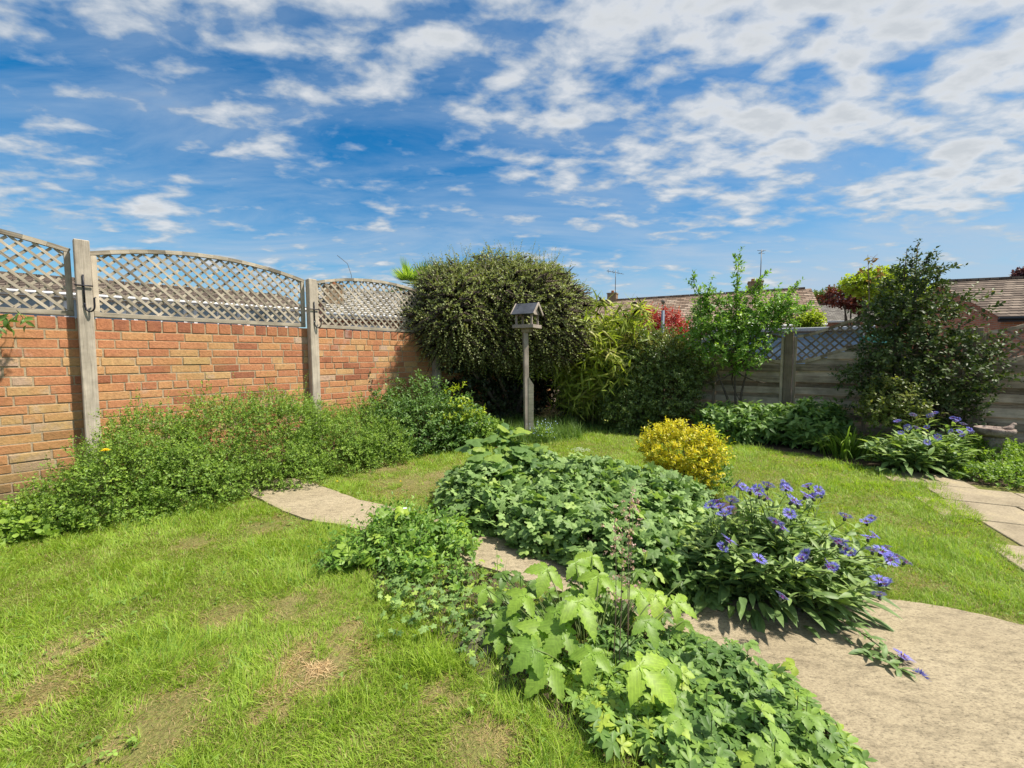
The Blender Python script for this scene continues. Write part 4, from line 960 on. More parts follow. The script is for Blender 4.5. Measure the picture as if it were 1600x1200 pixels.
# ------------------------------------------------------------------ fruit tree against the fence
rng = np.random.default_rng(250)
root = empty('fruit_tree', (3.35, 6.15, 0), 'light green espaliered fruit tree with tall shoots on the fence', 'tree')
b = at(1158, 600, 6.15); b[2] = 0
limbs('trunk', root, b, [at(1148, 572, 6.2), at(1175, 560, 6.2), at(1110, 560, 6.25)], .028, rng, M_bark, .06)
b2 = at(1175, 600, 6.1); b2[2] = 0.25
limbs('branches', root, at(1150, 580, 6.15), [at(1085, 470, 6.2), at(1110, 500, 6.2), at(1152, 430, 6.2), at(1185, 480, 6.2), at(1240, 460, 6.1), at(1255, 490, 6.1), at(1130, 520, 6.1), at(1212, 600, 6.1), at(1165, 640, 6.1), at(1100, 600, 6.2)], .014, rng, M_bark, .12)
def bp(px, py, Y, rx, ry, rz): p = at(px, py, Y); return (p[0], Y, p[2], rx * Y / 650, ry, rz * Y / 650)
bb = [bp(1100, 525, 6.2, 28, .22, 30), bp(1135, 500, 6.2, 42, .25, 34), bp(1185, 495, 6.15, 40, .25, 32), bp(1150, 545, 6.05, 48, .22, 34), bp(1110, 490, 6.2, 26, .2, 34), bp(1220, 490, 6.1, 26, .2, 22)]
sprays('foliage', root, L_apple, rng, bb, 900, 7, .14, .062, T_ov, up=.5, depth=.85, lump=.6, spread=1.0, twig=M_bark, twig_r=.002, flat=0)
C = []; D = []
def shoot(pts, dens=9, side=.05):
    for (x0, y0), (x1, y1) in zip(pts[:-1], pts[1:]):
        for s in np.linspace(0, 1, dens):
            p = at(x0 + (x1 - x0) * s, y0 + (y1 - y0) * s, 6.15); C.append(p + rng.normal(size=3) * side * .5); D.append(norm(at(x1, y1, 6.15) - at(x0, y0, 6.15)))
    return (np.array([at(x, y, 6.15) for x, y in pts]), np.linspace(.008, .003, len(pts)))
pp = [shoot([(1150, 500), (1152, 460), (1154, 400)], 22, .05), shoot([(1110, 490), (1090, 455), (1083, 435)], 8), shoot([(1110, 490), (1103, 462), (1110, 445)], 7), shoot([(1190, 490), (1225, 468), (1240, 452)], 16, .07), shoot([(1205, 512), (1240, 492), (1262, 480)], 16, .06), shoot([(1180, 480), (1178, 455), (1190, 435)], 10, .06)]
sprays('shoots', root, L_apple, rng, None, 0, 8, .12, .06, T_ov, up=.2, spread=1.3, flat=0, pts=(np.array(C), np.array(D)))
tubes('shoot_stems', pp, M_bark, root, 5)

# ------------------------------------------------------------------ red shrub behind the fence
rng = np.random.default_rng(260)
c = at(1020, 520, 8.4); root = empty('red_shrub', (c[0], c[1], 0), 'bright red leaved photinia showing over the fence', 'shrub')
sprays('foliage', root, L_red, rng, [(c[0], 8.4, 1.72, .58, .4, .36), (c[0] + .3, 8.3, 1.55, .4, .3, .3)], 800, 7, .16, .085, T_lance, up=.7, depth=.6, twig=M_bark, flat=0)
limbs('trunk', root, (c[0], c[1], 0), [(c[0] - .3, 8.3, 1.6), (c[0] + .3, 8.3, 1.6), (c[0], 8.4, 1.8)], .03, rng, M_bark)

# ------------------------------------------------------------------ broad leaf clumps under the right fence
rng = np.random.default_rng(270)
SG = 'broad leaved plants under the fence'
for k, (bb, n, lb) in enumerate((([bp(1135, 668, 5.75, 42, .32, 26), bp(1180, 662, 5.75, 34, .3, 22)], 420, 'broad leaved plant under the fence, left clump beside the dark shrub'),
        ([bp(1235, 672, 5.55, 36, .32, 32), bp(1275, 668, 5.4, 34, .3, 32)], 520, 'broad leaved plant under the fence post, the biggest clump'),)):
    root = empty('broad_leaf_plant', (np.mean([q[0] for q in bb]), np.mean([q[1] for q in bb]), 0), lb, 'plant', SG)
    sprays('foliage', root, L_sage, rng, bb, n, 5, .12, .115, T_broad, up=.9, depth=.5, lump=.2, spread=.8, flat=0, twig=M_stem, twig_r=.003)
root = empty('broad_leaf_plant', (2.75, 5.95, 0), 'spiky dark leaves at the left end of the broad leaved plants', 'plant', SG)
n = 60; ribbons('leaves', np.stack([rng.normal(2.85, .1, n), rng.normal(6.0, .06, n), np.zeros(n)], 1), rng.random(n) * 6.28, rng.uniform(.35, .6, n), np.full(n, .03), rng.uniform(.1, .6, n), rng.random(n) * .3, rng.random(n) * .4, L_strap, root, 5)
# strap leaves
root = empty('daylily', gp(1335, 714) + np.array((0, .12, 0)), 'arching strap leaved day lily in front of the fence', 'plant')
n = 190; c = gp(1335, 714); az = rng.random(n) * 6.28; rr = rng.random(n) * .22
P = np.stack([c[0] - .02 + np.cos(az) * rr * 1.5 , c[1] + .02 + np.sin(az) * rr, np.zeros(n)], 1)
ribbons('leaves', P, az + rng.normal(size=n) * .3, rng.uniform(.4, .68, n), rng.uniform(.018, .028, n), rng.uniform(.25, .62, n), rng.uniform(.35, .8, n), rng.random(n), L_strap, root, 8)

# ------------------------------------------------------------------ holly
rng = np.random.default_rng(280)
hb = at(1428, 600, 5.05); hb[2] = 0
root = empty('holly_tree', hb, 'dark glossy holly tree rising above the fence at right', 'tree')
def hp(px, py, rx, rz, Y=5.05, ry=.35): p = at(px, py, Y); return (p[0], Y, p[2], rx * Y / 650, ry, rz * Y / 650)
bb = [hp(1425, 458, 28, 30), hp(1402, 502, 30, 28), hp(1452, 508, 34, 34), hp(1415, 548, 44, 32, 4.95), hp(1475, 560, 52, 34, 4.95), hp(1375, 590, 40, 24, 5.0), hp(1445, 600, 60, 34, 4.9), hp(1500, 590, 48, 34, 4.95), hp(1465, 640, 50, 26, 4.95), hp(1390, 625, 30, 22, 4.95), hp(1432, 425, 13, 22), hp(1475, 478, 24, 16), hp(1392, 486, 22, 14), hp(1510, 545, 26, 18)]
sprays('foliage', root, L_holly, rng, bb, 1600, 8, .17, .052, leaf_simple(.28, 4, .35, .1), up=.35, depth=.6, lump=.6, spread=1.0, twig=M_bark, twig_r=.0025, flat=0)
C = []; D = []; pp = []
for pts in ([(1430, 430), (1434, 380)], [(1412, 440), (1417, 390)], [(1440, 430), (1451, 396)], [(1450, 440), (1470, 428)], [(1530, 585), (1566, 585)], [(1535, 600), (1560, 592)], [(1465, 445), (1482, 442)], [(1490, 490), (1500, 480)], [(1340, 580), (1310, 588)], [(1425, 430), (1425, 395)]):
    (x0, y0), (x1, y1) = pts; pp.append((np.array([at(x0, y0, 5.0), at(x1, y1, 5.0)]), np.array([.006, .003])))
    for s in np.linspace(0, 1, 9): C.append(at(x0 + (x1 - x0) * s, y0 + (y1 - y0) * s, 5.0) + rng.normal(size=3) * .015); D.append(norm(at(x1, y1, 5.0) - at(x0, y0, 5.0)))
sprays('shoots', root, L_holly, rng, None, 0, 5, .07, .04, leaf_simple(.28, 4, .35, .1), up=.3, spread=1.0, flat=0, pts=(np.array(C), np.array(D)))
tubes('shoot_stems', pp, M_bark, root, 5)
limbs('trunk', root, hb, [at(1428, 440, 5.05), at(1400, 520, 5.0), at(1470, 540, 5.0), at(1500, 590, 5.0), at(1375, 590, 5.0)], .032, rng, M_bark, .06, 9)
root = empty('variegated_shrub', at(1400, 690, 4.75) * np.array((1, 1, 0)), 'small cream and green shrub in front of the holly', 'shrub')
sprays('foliage', root, L_var, rng, [hp(1395, 625, 26, 26, 4.75, .2), hp(1412, 650, 26, 20, 4.7, .2), hp(1375, 645, 20, 18, 4.75, .2)], 330, 7, .13, .052, T_ov, up=.9, depth=.6, twig=M_bark, flat=0)
# climber with reddish leaves behind
rng = np.random.default_rng(285)
c = at(1365, 435, 8.5); root = empty('red_tipped_climber', (c[0], c[1], 0), 'tall stem with brownish red leaves behind the fence left of the holly', 'climber')
tubes('stem', [([(c[0], 8.5, 0), at(1358, 460, 8.5), at(1356, 398, 8.5)], [.015, .01, .003])], M_bark, root, 5)
sprays('foliage', root, leaf_mat('reddish brown leaf', [(0, (.16, .05, .03)), (.6, (.22, .13, .04)), (1, (.2, .24, .06))], .35), rng, None, 0, 5, .16, .12, T_broad, up=.1, sag=.3, flat=0, pts=(np.array([at(px, py, 8.5) for px, py in ((1360, 402), (1352, 425), (1358, 430), (1368, 418), (1376, 424), (1352, 440), (1385, 430), (1362, 412))]), norm(np.random.default_rng(1).normal(size=(8, 3)) * (1, .3, .5))))

# ------------------------------------------------------------------ plants round the bird bath
rng = np.random.default_rng(290)
root = empty('ground_cover', gp(1590, 745), 'small leaved green ground plants around the bird bath foot', 'plant')
sprays('foliage', root, L_pot, rng, [(5.1, 4.3, .05, .4, .3, .16), (5.6, 4.1, .08, .4, .35, .22), (4.65, 4.05, .0, .35, .12, .08), (5.2, 4.6, .1, .4, .3, .2), (4.6, 3.85, .02, .35, .3, .1), (5.3, 3.8, .06, .4, .3, .2), (4.95, 3.9, .02, .35, .25, .12)], 2400, 6, .07, .03, T_tinyw, up=.6, depth=.6, flat=0, twig=M_stem)

# ------------------------------------------------------------------ golden euonymus
rng = np.random.default_rng(300)
root = empty('golden_euonymus', (1.45, 3.5, 0), 'round bright golden yellow euonymus bush in the lawn', 'bush')
bb = [(1.40, 3.5, .38, .27, .26, .18), (1.24, 3.46, .42, .13, .16, .13), (1.62, 3.48, .38, .15, .18, .15), (1.38, 3.5, .52, .12, .14, .09), (1.5, 3.42, .20, .18, .15, .13), (1.25, 3.45, .22, .12, .12, .12), (1.55, 3.4, .48, .08, .1, .08)]
sprays('foliage', root, L_gold, rng, bb, 1500, 7, .065, .028, T_ov, up=.75, depth=.5, lump=.5, spread=.7, twig=M_bark, twig_r=.0015, flat=0, rlo=.18)
sprays('green_shoots', root, L_yell, rng, [(1.65, 3.45, .44, .14, .14, .12), (1.45, 3.4, .4, .14, .12, .1)], 60, 6, .09, .032, T_ov, up=1.2, depth=.3, flat=0)
sprays('green_leaves', root, L_gloss, rng, [(1.68, 3.45, .2, .14, .16, .18)], 160, 6, .06, .03, T_ov, up=.5, depth=.6, flat=0, rlo=.4)
C = np.array([at(1057, 662, 3.5), at(1062, 668, 3.5), at(1050, 672, 3.5), at(1030, 685, 3.5), at(1075, 680, 3.5), at(1015, 690, 3.5)])
sprays('leading_shoots', root, L_gold, rng, None, 0, 12, .07, .026, T_ov, up=2, flat=0, pts=(C, np.tile((0, 0, 1.0), (len(C), 1))), rlo=.4)
limbs('stems', root, (1.45, 3.45, 0), [(1.3, 3.4, .4), (1.5, 3.4, .45), (1.6, 3.45, .35), (1.42, 3.42, .5)], .012, rng, M_bark, .03)

# ------------------------------------------------------------------ geranium mound
rng = np.random.default_rng(310)
root = empty('geranium_mound', (.6, 3.0, 0), 'wide mound of lobed green geranium leaves beside the path', 'plant')
gb = [(-.22, 3.22, .06, .36, .40, .30), (.12, 3.42, .08, .45, .42, .30), (.55, 3.15, .08, .5, .5, .32), (.95, 2.85, .08, .45, .42, .31), (.35, 2.82, .05, .42, .32, .28), (.95, 2.5, .06, .38, .3, .27), (.72, 3.5, .05, .38, .3, .26), (1.2, 3.05, .04, .3, .3, .24), (.68, 2.55, .05, .35, .26, .28), (-.12, 2.88, .05, .3, .26, .25), (.25, 2.60, .05, .33, .28, .27), (.6, 2.30, .05, .33, .30, .27), (.85, 2.12, .04, .30, .27, .25)]
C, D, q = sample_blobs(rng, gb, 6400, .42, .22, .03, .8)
T = norm(D * np.array((1, 1, .25)) + rng.normal(size=C.shape) * .45); N = norm(D * .7 + np.array((0, -.15, .8)) + rng.normal(size=C.shape) * .32)
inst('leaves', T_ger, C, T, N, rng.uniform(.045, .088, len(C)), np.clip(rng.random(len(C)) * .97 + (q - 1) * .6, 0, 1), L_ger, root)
k = rng.random(len(C)) < .35; Cs = C[k]; base = Cs * np.array((.9, 1, 0)) + np.array((.06, 0, .0)) ; w = np.array((.0014, 0, 0))
V = np.stack([base - w, base + w, Cs + w * .6, Cs - w * .6], 1).reshape(-1, 3); n = len(Cs)
tri_mesh('stalks', V, (np.array([(0, 1, 2), (0, 2, 3)])[None] + (np.arange(n) * 4)[:, None, None]).reshape(-1, 3), M_stem, root, np.repeat(rng.random(n), 4), np.zeros((len(V), 3)))
P = np.array([at(px, py, Y) for px, py, Y in ((905, 702, 3.9), (912, 700, 3.9), (898, 700, 3.9), (915, 704, 3.9))])
root = empty('cow_parsley', (P[0][0], 3.9, 0), 'flat pale umbel head rising behind the geranium mound', 'flower')
tubes('stem', [([(P[0][0], 3.9, 0), P[0]], .002)], M_stem, root, 4)
PP = P[0] + np.stack([rng.normal(size=70) * .045, rng.normal(size=70) * .045, rng.normal(size=70) * .006], 1)
inst('umbel', leaf_tiny(.5, .02), PP, norm(rng.normal(size=(70, 3)) * (1, 1, .1)), np.tile((.01, 0, 1.0), (70, 1)), .018, rng.random(70), leaf_mat('pale umbel', [(0, (.35, .42, .28)), (1, (.55, .6, .45))]), root)

# currant-like plant behind its left end
rng = np.random.default_rng(320)
root = empty('currant_plant', (-.05, 3.55, 0), 'taller plant with big soft lobed leaves at the back of the geraniums', 'plant')
C = []; D = []
for px, py, Y in ((745, 700, 3.4), (775, 688, 3.6), (795, 682, 3.7), (782, 705, 3.4), (765, 725, 3.2), (750, 738, 3.15), (805, 712, 3.4), (825, 725, 3.3), (842, 718, 3.5), (780, 676, 3.65), (796, 672, 3.7), (768, 684, 3.55), (752, 690, 3.5), (812, 690, 3.65), (835, 700, 3.6), (790, 738, 3.1), (760, 755, 3.0), (815, 745, 3.1), (775, 770, 2.95), (838, 742, 3.2), (855, 735, 3.4), (860, 722, 3.5), (800, 762, 2.95), (742, 722, 3.3), (820, 700, 3.6)):
    for r in range(4): C.append(at(px + rng.normal() * 7, py + rng.normal() * 6, Y)); D.append((rng.normal(), rng.normal() - .5, .1))
C = np.array(C); D = norm(np.array(D)); n = len(C)
inst('leaves', T_curr, C, norm(D * (1, 1, -.4)), norm(np.array((0, -.45, .9)) + rng.normal(size=(n, 3)) * .3), rng.uniform(.10, .17, n), rng.random(n), L_curr, root)
limbs('stems', root, (-.05, 3.45, 0), [C[i] for i in range(0, n, 4)], .004, rng, M_stem, .04)

# ------------------------------------------------------------------ cornflowers
def star_flower(rng, r):
    P = []; T = []; N = []; S = []
    for i in range(11):
        a = 2 * PI * i / 11 + rng.normal() * .1
        for da in (-.20, 0, .20):
            b = np.array((math.cos(a) * .35 * r, math.sin(a) * .35 * r, .012)); d = np.array((math.cos(a + da * 1.5), math.sin(a + da * 1.5), .28 + rng.normal() * .1))
            P.append(b); T.append(d); N.append((0.01, 0, 1)); S.append(r * rng.uniform(.6, .8))
        P.append((0, 0, 0.002)); T.append((math.cos(a), math.sin(a), .35)); N.append((.01, 0, 1)); S.append(r * .5)
    return np.array(P), norm(np.array(T)), np.array(N, float), np.array(S)
M_blue = leaf_mat('cornflower blue', [(0, (.15, .14, .62)), (.6, (.25, .24, .82)), (1, (.42, .40, .90))], .3, .6, back=.8)
M_mag = leaf_mat('cornflower centre', [(0, (.10, .02, .10)), (.6, (.28, .05, .26)), (1, (.4, .1, .4))], .2, .6)
M_calyx = plain('dark calyx', (.06, .075, .035), .7)
def make_flower(parent, loc, seed, r=.032, tilt=None, src=None):
    rng = np.random.default_rng(seed)
    if src is None:
        P, T, N, S = star_flower(rng, r); T[:, 2] += 0
        f = inst('flower', leaf_tiny(.12, .05), P, T, N, S, rng.random(len(P)), M_blue)
        P2 = rng.normal(size=(16, 3)) * (r * .14, r * .14, .001) + (0, 0, .006); T2 = norm(rng.normal(size=(16, 3)) * (.7, .7, 0) + (0, 0, 1.0))
        c = inst('flower_centre', leaf_tiny(.1, .02), P2, T2, norm(rng.normal(size=(16, 3))), np.full(16, r * .42), rng.random(16), M_mag); c.parent = f
        mb = MB(); mb.lathe([(.0015, -.015), (.0055, -.012), (.0072, -.006), (.006, .0), (.004, .004)], (0, 0, 0), 10); k = mb.build('calyx', M_calyx, smooth=True); k.parent = f
    else: f = copy_tree(src, parent)
    f.parent = parent; f.location = tuple(float(v) for v in (np.asarray(loc) - np.array(parent.location)))
    f.rotation_euler = tilt if tilt is not None else (rng.normal() * .3 + .6, rng.normal() * .35, rng.random() * 6.28)
    s = rng.uniform(.85, 1.2); f.scale = (s, s, s); return f
def stem_leaves(rng, stems, per, size, C, T, N, S, R, tip_bias=.0):
    for pts in stems:
        n = len(pts); s0 = rng.random() * .5
        for j in range(per):
            u = .12 + .8 * (j / per) + rng.normal() * .03; u = min(max(u, .03), .97); i = min(int(u * (n - 1)), n - 2); f = u * (n - 1) - i
            p = pts[i] * (1 - f) + pts[i + 1] * f; a = j * 2.4 + s0 * 20; out = np.array((math.cos(a), math.sin(a), .55 + rng.normal() * .25)); ax = norm(pts[i + 1] - pts[i])
            C.append(p); T.append(norm(out + ax * .4)); N.append(norm(np.array((0, 0, 1.0)) + ax * .3 + rng.normal(size=3) * .25)); S.append(size * rng.uniform(.6, 1.15) * (1 - .3 * u)); R.append(rng.random() * .55 + .45 * u)
def cornflower(root, base, spread, flowers, extra, seed, leaf=.13, per=9, zfun=None, src=None, r=.032):
    rng = np.random.default_rng(seed); stems = []; first = src
    for i, fl in enumerate(flowers):
        b = base + np.array((rng.normal() * spread[0] * .35, rng.normal() * spread[1] * .35, 0)); b = b + (np.array((fl[0], fl[1], 0)) - b) * .35; b[2] = 0
        mid = b * .45 + fl * .55; mid = mid + np.array((0, 0, .10)) ; stems.append(bez(b, mid, fl - np.array((0, 0, .02)), 7))
        f = make_flower(root, fl, seed * 50 + i, src=first, r=r); first = first or f
    for i in range(extra):
        a = rng.random() * 6.28; q = math.sqrt(rng.random()); e = base + np.array((math.cos(a) * spread[0] * q, math.sin(a) * spread[1] * q, 0)); b = base + (e - base) * .5
        e[2] = zfun(q) * rng.uniform(.75, 1.0); stems.append(bez(b, b * .5 + e * .5 + np.array((0, 0, .1)), e, 7))
    tubes('stems', [(p, np.linspace(.003, .0018, len(p))) for p in stems], M_stem, root, 4)
    C, T, N, S, R = [], [], [], [], []; stem_leaves(rng, stems, per, leaf, C, T, N, S, R)
    # long basal leaves
    for i in range(extra):
        a = rng.random() * 6.28; q = rng.uniform(.35, .85); p = base + np.array((math.cos(a) * spread[0] * q, math.sin(a) * spread[1] * q, rng.uniform(.03, .14))); C.append(p); T.append(norm(np.array((math.cos(a), math.sin(a) - .25, rng.uniform(-.1, .7))))); N.append((0, 0, 1.0)); S.append(leaf * rng.uniform(.8, 1.25)); R.append(rng.random() * .5)
    inst('leaves', leaf_simple(.14, 6, .3, .35, .45), np.array(C), np.array(T), np.array(N), np.array(S), np.array(R), L_corn, root)
    return first
FL = [(1112, 792), (1125, 795), (1140, 800), (1155, 760), (1160, 764), (1182, 766), (1196, 780), (1199, 762), (1222, 756), (1228, 762), (1263, 762), (1258, 777), (1246, 790), (1232, 805), (1210, 820), (1270, 779), (1283, 776), (1320, 810), (1354, 818), (1303, 850), (1312, 850), (1331, 866), (1363, 838), (1363, 863), (1376, 865), (1388, 869), (1400, 872), (1413, 880), (1375, 910), (1374, 933), (1255, 876), (1184, 877), (1136, 848), (1220, 935), (1290, 886), (1143, 785)]
def fpt(px, py):
    for Y in np.arange(1.55, 2.75, .01):
        p = at(px, py, Y); q = math.hypot((p[0] - 1.27) / .54, (p[1] - 2.03) / .44)
        if q < 1.15 and p[2] <= .52 - .30 * q * q + .03 or p[2] < .16: return p
    return at(px, py, 1.80 + max(0, (940 - py)) / 180 * .62)
base = np.array((1.27, 2.03, 0))
root = empty('cornflower_clump', base, 'big clump of blue cornflowers spilling over the path in front', 'flowers', 'blue cornflower clumps')
FL += [(x + dx, y + dy) for (x, y), dx, dy in zip(FL[::2], (9, -8, 12, -10, 7, 14, -9, 10, -12, 8, 11, -7, 9, -11, 10, 7, -9, 12), (-6, 8, 5, -4, 9, 6, -5, 7, 3, -6, 8, 5, -7, 4, 6, -5, 9, 3))]
src = cornflower(root, base, (.52, .38), [fpt(*p) for p in FL], 200, 330, per=11, leaf=.115, zfun=lambda q: .48 - .30 * q * q)
# trailing flopped stems
pts = [gp(1330, 1000) + (0, .08, .07), gp(1370, 1040) + (0, 0, .06), gp(1395, 1058) + (0, 0, .05)]
C, T, N, S, R = [], [], [], [], []; rng = np.random.default_rng(333)
st = [bez(gp(1300, 985) + (0, .1, .05), gp(1345, 1030) + (0, 0, .12), at(1409, 1038, 1.54), 8), bez(gp(1330, 1010), gp(1380, 1060) + (0, 0, .08), at(1436, 1064, 1.47), 8)]
stem_leaves(rng, st, 26, .07, C, T, N, S, R); inst('trailing_leaves', leaf_simple(.14, 6, .3, .35, .45), np.array(C), np.array(T), np.array(N), np.array(S), np.array(R) * .6, L_corn, root)
tubes('trailing_stems', [(p, .0032) for p in st], M_stem, root, 4)
make_flower(root, at(1409, 1030, 1.53), 901, src=src); make_flower(root, at(1437, 1062, 1.46), 902, src=src)
FB = [(1418, 668), (1426, 650), (1454, 651), (1461, 647), (1449, 669), (1403, 660), (1431, 670), (1408, 677), (1464, 683), (1447, 692), (1488, 675), (1496, 656), (1489, 654), (1504, 664), (1513, 672), (1520, 677), (1505, 681), (1498, 676), (1493, 660)]
base2 = np.array((4.18, 4.22, 0))
root = empty('cornflower_clump', base2, 'smaller clump of blue cornflowers left of the bird bath', 'flowers', 'blue cornflower clumps')
cornflower(root, base2, (.55, .32), [at(px, py, 4.12 + (680 - py) / 90) for px, py in FB], 75, 340, leaf=.17, zfun=lambda q: .45 - .2 * q * q, src=src)

# ------------------------------------------------------------------ anemone with big palmate leaves
rng = np.random.default_rng(350)
b = gp(930, 1090); root = empty('anemone_plant', b, 'bright green plant with the largest palmate leaves at front centre', 'plant')
AN = [(895, 930, 1.75, .21), (905, 940, 1.55, .20), (870, 955, 1.6, .19), (935, 900, 1.75, .17), (850, 985, 1.52, .19), (830, 1000, 1.5, .16), (880, 985, 1.5, .19), (860, 1040, 1.4, .19), (835, 1015, 1.42, .16), (900, 880, 1.9, .16), (925, 870, 1.95, .15), (855, 890, 1.8, .18), (820, 930, 1.65, .16), (800, 960, 1.62, .14), (1000, 925, 1.7, .17), (1025, 930, 1.7, .17), (1055, 940, 1.65, .14), (925, 1020, 1.4, .15), (1000, 1040, 1.3, .20), (1010, 970, 1.5, .14), (780, 990, 1.6, .13), (955, 910, 1.75, .15), (760, 920, 1.8, .12), (1040, 1040, 1.36, .15), (1080, 1120, 1.25, .15), (1010, 1140, 1.2, .14), (1060, 1090, 1.28, .13)]
C = []; T = []; N = []; S = []
for px, py, Y, s in AN:
    p = at(px, py, Y); C.append(p); a = rng.uniform(-1, 1) - PI / 2; o_ = np.array((p[0] - b[0], 0, 0)) * 1.4
    T.append(norm(np.array((math.cos(a) * .8, -.7, -.35)) + o_)); N.append(norm(np.array((0, -.5, .9)) + rng.normal(size=3) * .25)); S.append(s * .72)
for i in range(120):
    px, py = rng.uniform(770, 1070), rng.uniform(890, 1100); Y = 1.85 - (py - 880) / 210 * .5 + .08; p = at(px, py, Y)
    if p[2] < .05: continue
    C.append(p); T.append(norm(np.array((rng.normal() * .8, -.5 + rng.normal() * .4, -.2)))); N.append(norm(np.array((0, -.3, 1)) + rng.normal(size=3) * .3)); S.append(rng.uniform(.05, .085))
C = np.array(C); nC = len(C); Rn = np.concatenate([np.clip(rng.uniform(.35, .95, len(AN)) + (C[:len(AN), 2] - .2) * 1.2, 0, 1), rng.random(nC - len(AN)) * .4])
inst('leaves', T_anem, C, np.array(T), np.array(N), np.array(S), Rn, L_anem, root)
tubes('stalks', [(bez(np.array((b[0] + (c[0] - b[0]) * .35, b[1] + .1 + (c[1] - b[1]) * .35, 0)), (b * .4 + c * .6) + (0, 0, .05), c, 5), .0024) for c in C], M_stem, root, 4)
root = empty('purple_leaved_seedling', gp(735, 1050), 'dull purple palmate leaves at the left of the big leaved plant', 'plant')
C = np.array([at(px, py, Y) for px, py, Y in ((725, 1005, 1.62), (745, 1015, 1.6), (755, 990, 1.66), (735, 1030, 1.58), (770, 965, 1.75), (750, 975, 1.72), (780, 945, 1.8), (765, 1000, 1.6))])
inst('leaves', T_anem, C, norm(np.random.default_rng(3).normal(size=(8, 3)) * (.7, .3, .1) + (-.2, -.6, -.4)), np.tile((0, -.5, .9), (8, 1)), .085, rng.random(8), L_purp, root)
tubes('stalks', [(bez(gp(760, 1050), c * (.95, 1, .5), c, 4), .002) for c in C], M_stem, root, 4)

# pink flower stalks
M_pink = leaf_mat('faded pink petal', [(0, (.50, .30, .28)), (1, (.70, .52, .46))], .3)
root = empty('pink_heuchera', gp(975, 1040), 'thin dark stalks of faded pink flowers in front of the geraniums', 'flower')
b = gp(973, 1060); paths = []; C = []
M_dstem = plain('dark stem', (.13, .09, .06), .6)
for (px, py), Y in (((972, 830), 1.62), ((985, 775), 1.66), ((960, 815), 1.6), ((990, 790), 1.68)):
    e = at(px, py, Y); p = bez(b + rng.normal(size=3) * (.02, .02, 0), b * .5 + e * .5 + (0.0, 0, .02), e, 9); paths.append((p, np.linspace(.0022, .0009, 9)))
    for s in range(4, 9):
        for r in range(4):
            q = p[s] + rng.normal(size=3) * (.018, .018, .015)
            if rng.random() < .75: C.append(q)
for px, py in ((955, 800), (962, 790), (975, 796), (985, 793), (990, 772), (980, 812), (967, 842), (958, 822), (972, 800), (986, 785)): C.append(at(px, py, 1.63))
tubes('stalks', paths, M_dstem, root, 5)
C = np.array(C); Cn = len(C); PP = np.repeat(C, 9, 0) + rng.normal(size=(Cn * 9, 3)) * .003
inst('petals', leaf_tiny(.4, .1), PP, norm(rng.normal(size=(Cn * 9, 3)) + (0, 0, -.3)), norm(rng.normal(size=(Cn * 9, 3))), .0085, rng.random(Cn * 9), M_pink, root)

# ------------------------------------------------------------------ cinquefoil carpet at the front
rng = np.random.default_rng(360)
root = empty('cinquefoil', gp(1100, 1120), 'low carpet of five fingered cinquefoil leaves along the path edge', 'plant')
poly = gpl([(870, 1050), (940, 1015), (1030, 1005), (1130, 1025), (1208, 1068), (1265, 1118), (1312, 1170), (1325, 1200)]) + [(.98, 1.0), (.9, .85), (.36, .85), (.30, 1.05)] + gpl([(890, 1125)])
n = 3600; x = rng.uniform(.05, 1.15, n); y = rng.uniform(.85, 1.95, n); k = inside(poly, x + (fbm(x * 9, y * 9, 2) - .5) * .08, y) & (fbm(x * 11, y * 11, 14) > .36); x, y = x[k], y[k]; n = len(x)
hgt = .025 + .105 * fbm(x * 5, y * 5, 12) ** 1.2; z = hgt * (1 - .55 * rng.random(n) ** 1.5)
T = norm(np.stack([rng.normal(size=n), rng.normal(size=n), rng.normal(size=n) * .15], 1)); N = norm(np.array((0, -.15, 1.0)) + rng.normal(size=(n, 3)) * .33)
lush = fbm(x * 3, y * 3, 99)
inst('leaves', T_cinq, np.stack([x, y, z], 1), T, N, rng.uniform(.026, .062, n), np.clip(rng.random(n) * .7 + (lush - .35) * .9, 0, 1), L_cinq, root)
q = rng.random(n) < .4; Cs = np.stack([x, y, z], 1)[q]; B0 = Cs * (1, 1, 0); w = np.array((.001, 0, 0)); m_ = len(Cs)
V = np.stack([B0 - w, B0 + w, Cs + w * .6, Cs - w * .6], 1).reshape(-1, 3)
tri_mesh('stalks', V, (np.array([(0, 1, 2), (0, 2, 3)])[None] + (np.arange(m_) * 4)[:, None, None]).reshape(-1, 3), M_stem, root, np.repeat(rng.random(m_), 4), np.zeros((len(V), 3)))
# three-leaved bright plants poking through it
root = empty('strawberry_plant', gp(1110, 1150), 'bright green three lobed leaves pushing through the cinquefoil at the bottom edge', 'plant')
C = []; T = []; N = []; S = []
for i in range(34):
    px = rng.uniform(1040, 1290); py = rng.uniform(1030, 1230); Y = gp(px, py)[1] - .02; c = at(px, py - 18, Y - .05); c[2] = max(.04, rng.uniform(.07, .17)); C.append(c); T.append((rng.normal(), rng.normal() - .3, -.05)); N.append(norm(np.array((0, -.3, 1)) + rng.normal(size=3) * .3)); S.append(rng.uniform(.04, .06))
inst('leaves', T_trio, np.array(C), norm(np.array(T)), np.array(N), np.array(S), rng.uniform(.5, 1, 34), L_cinq, root)
tubes('stalks', [([c * (1, 1, 0), c], .0015) for c in C], M_stem, root, 4)

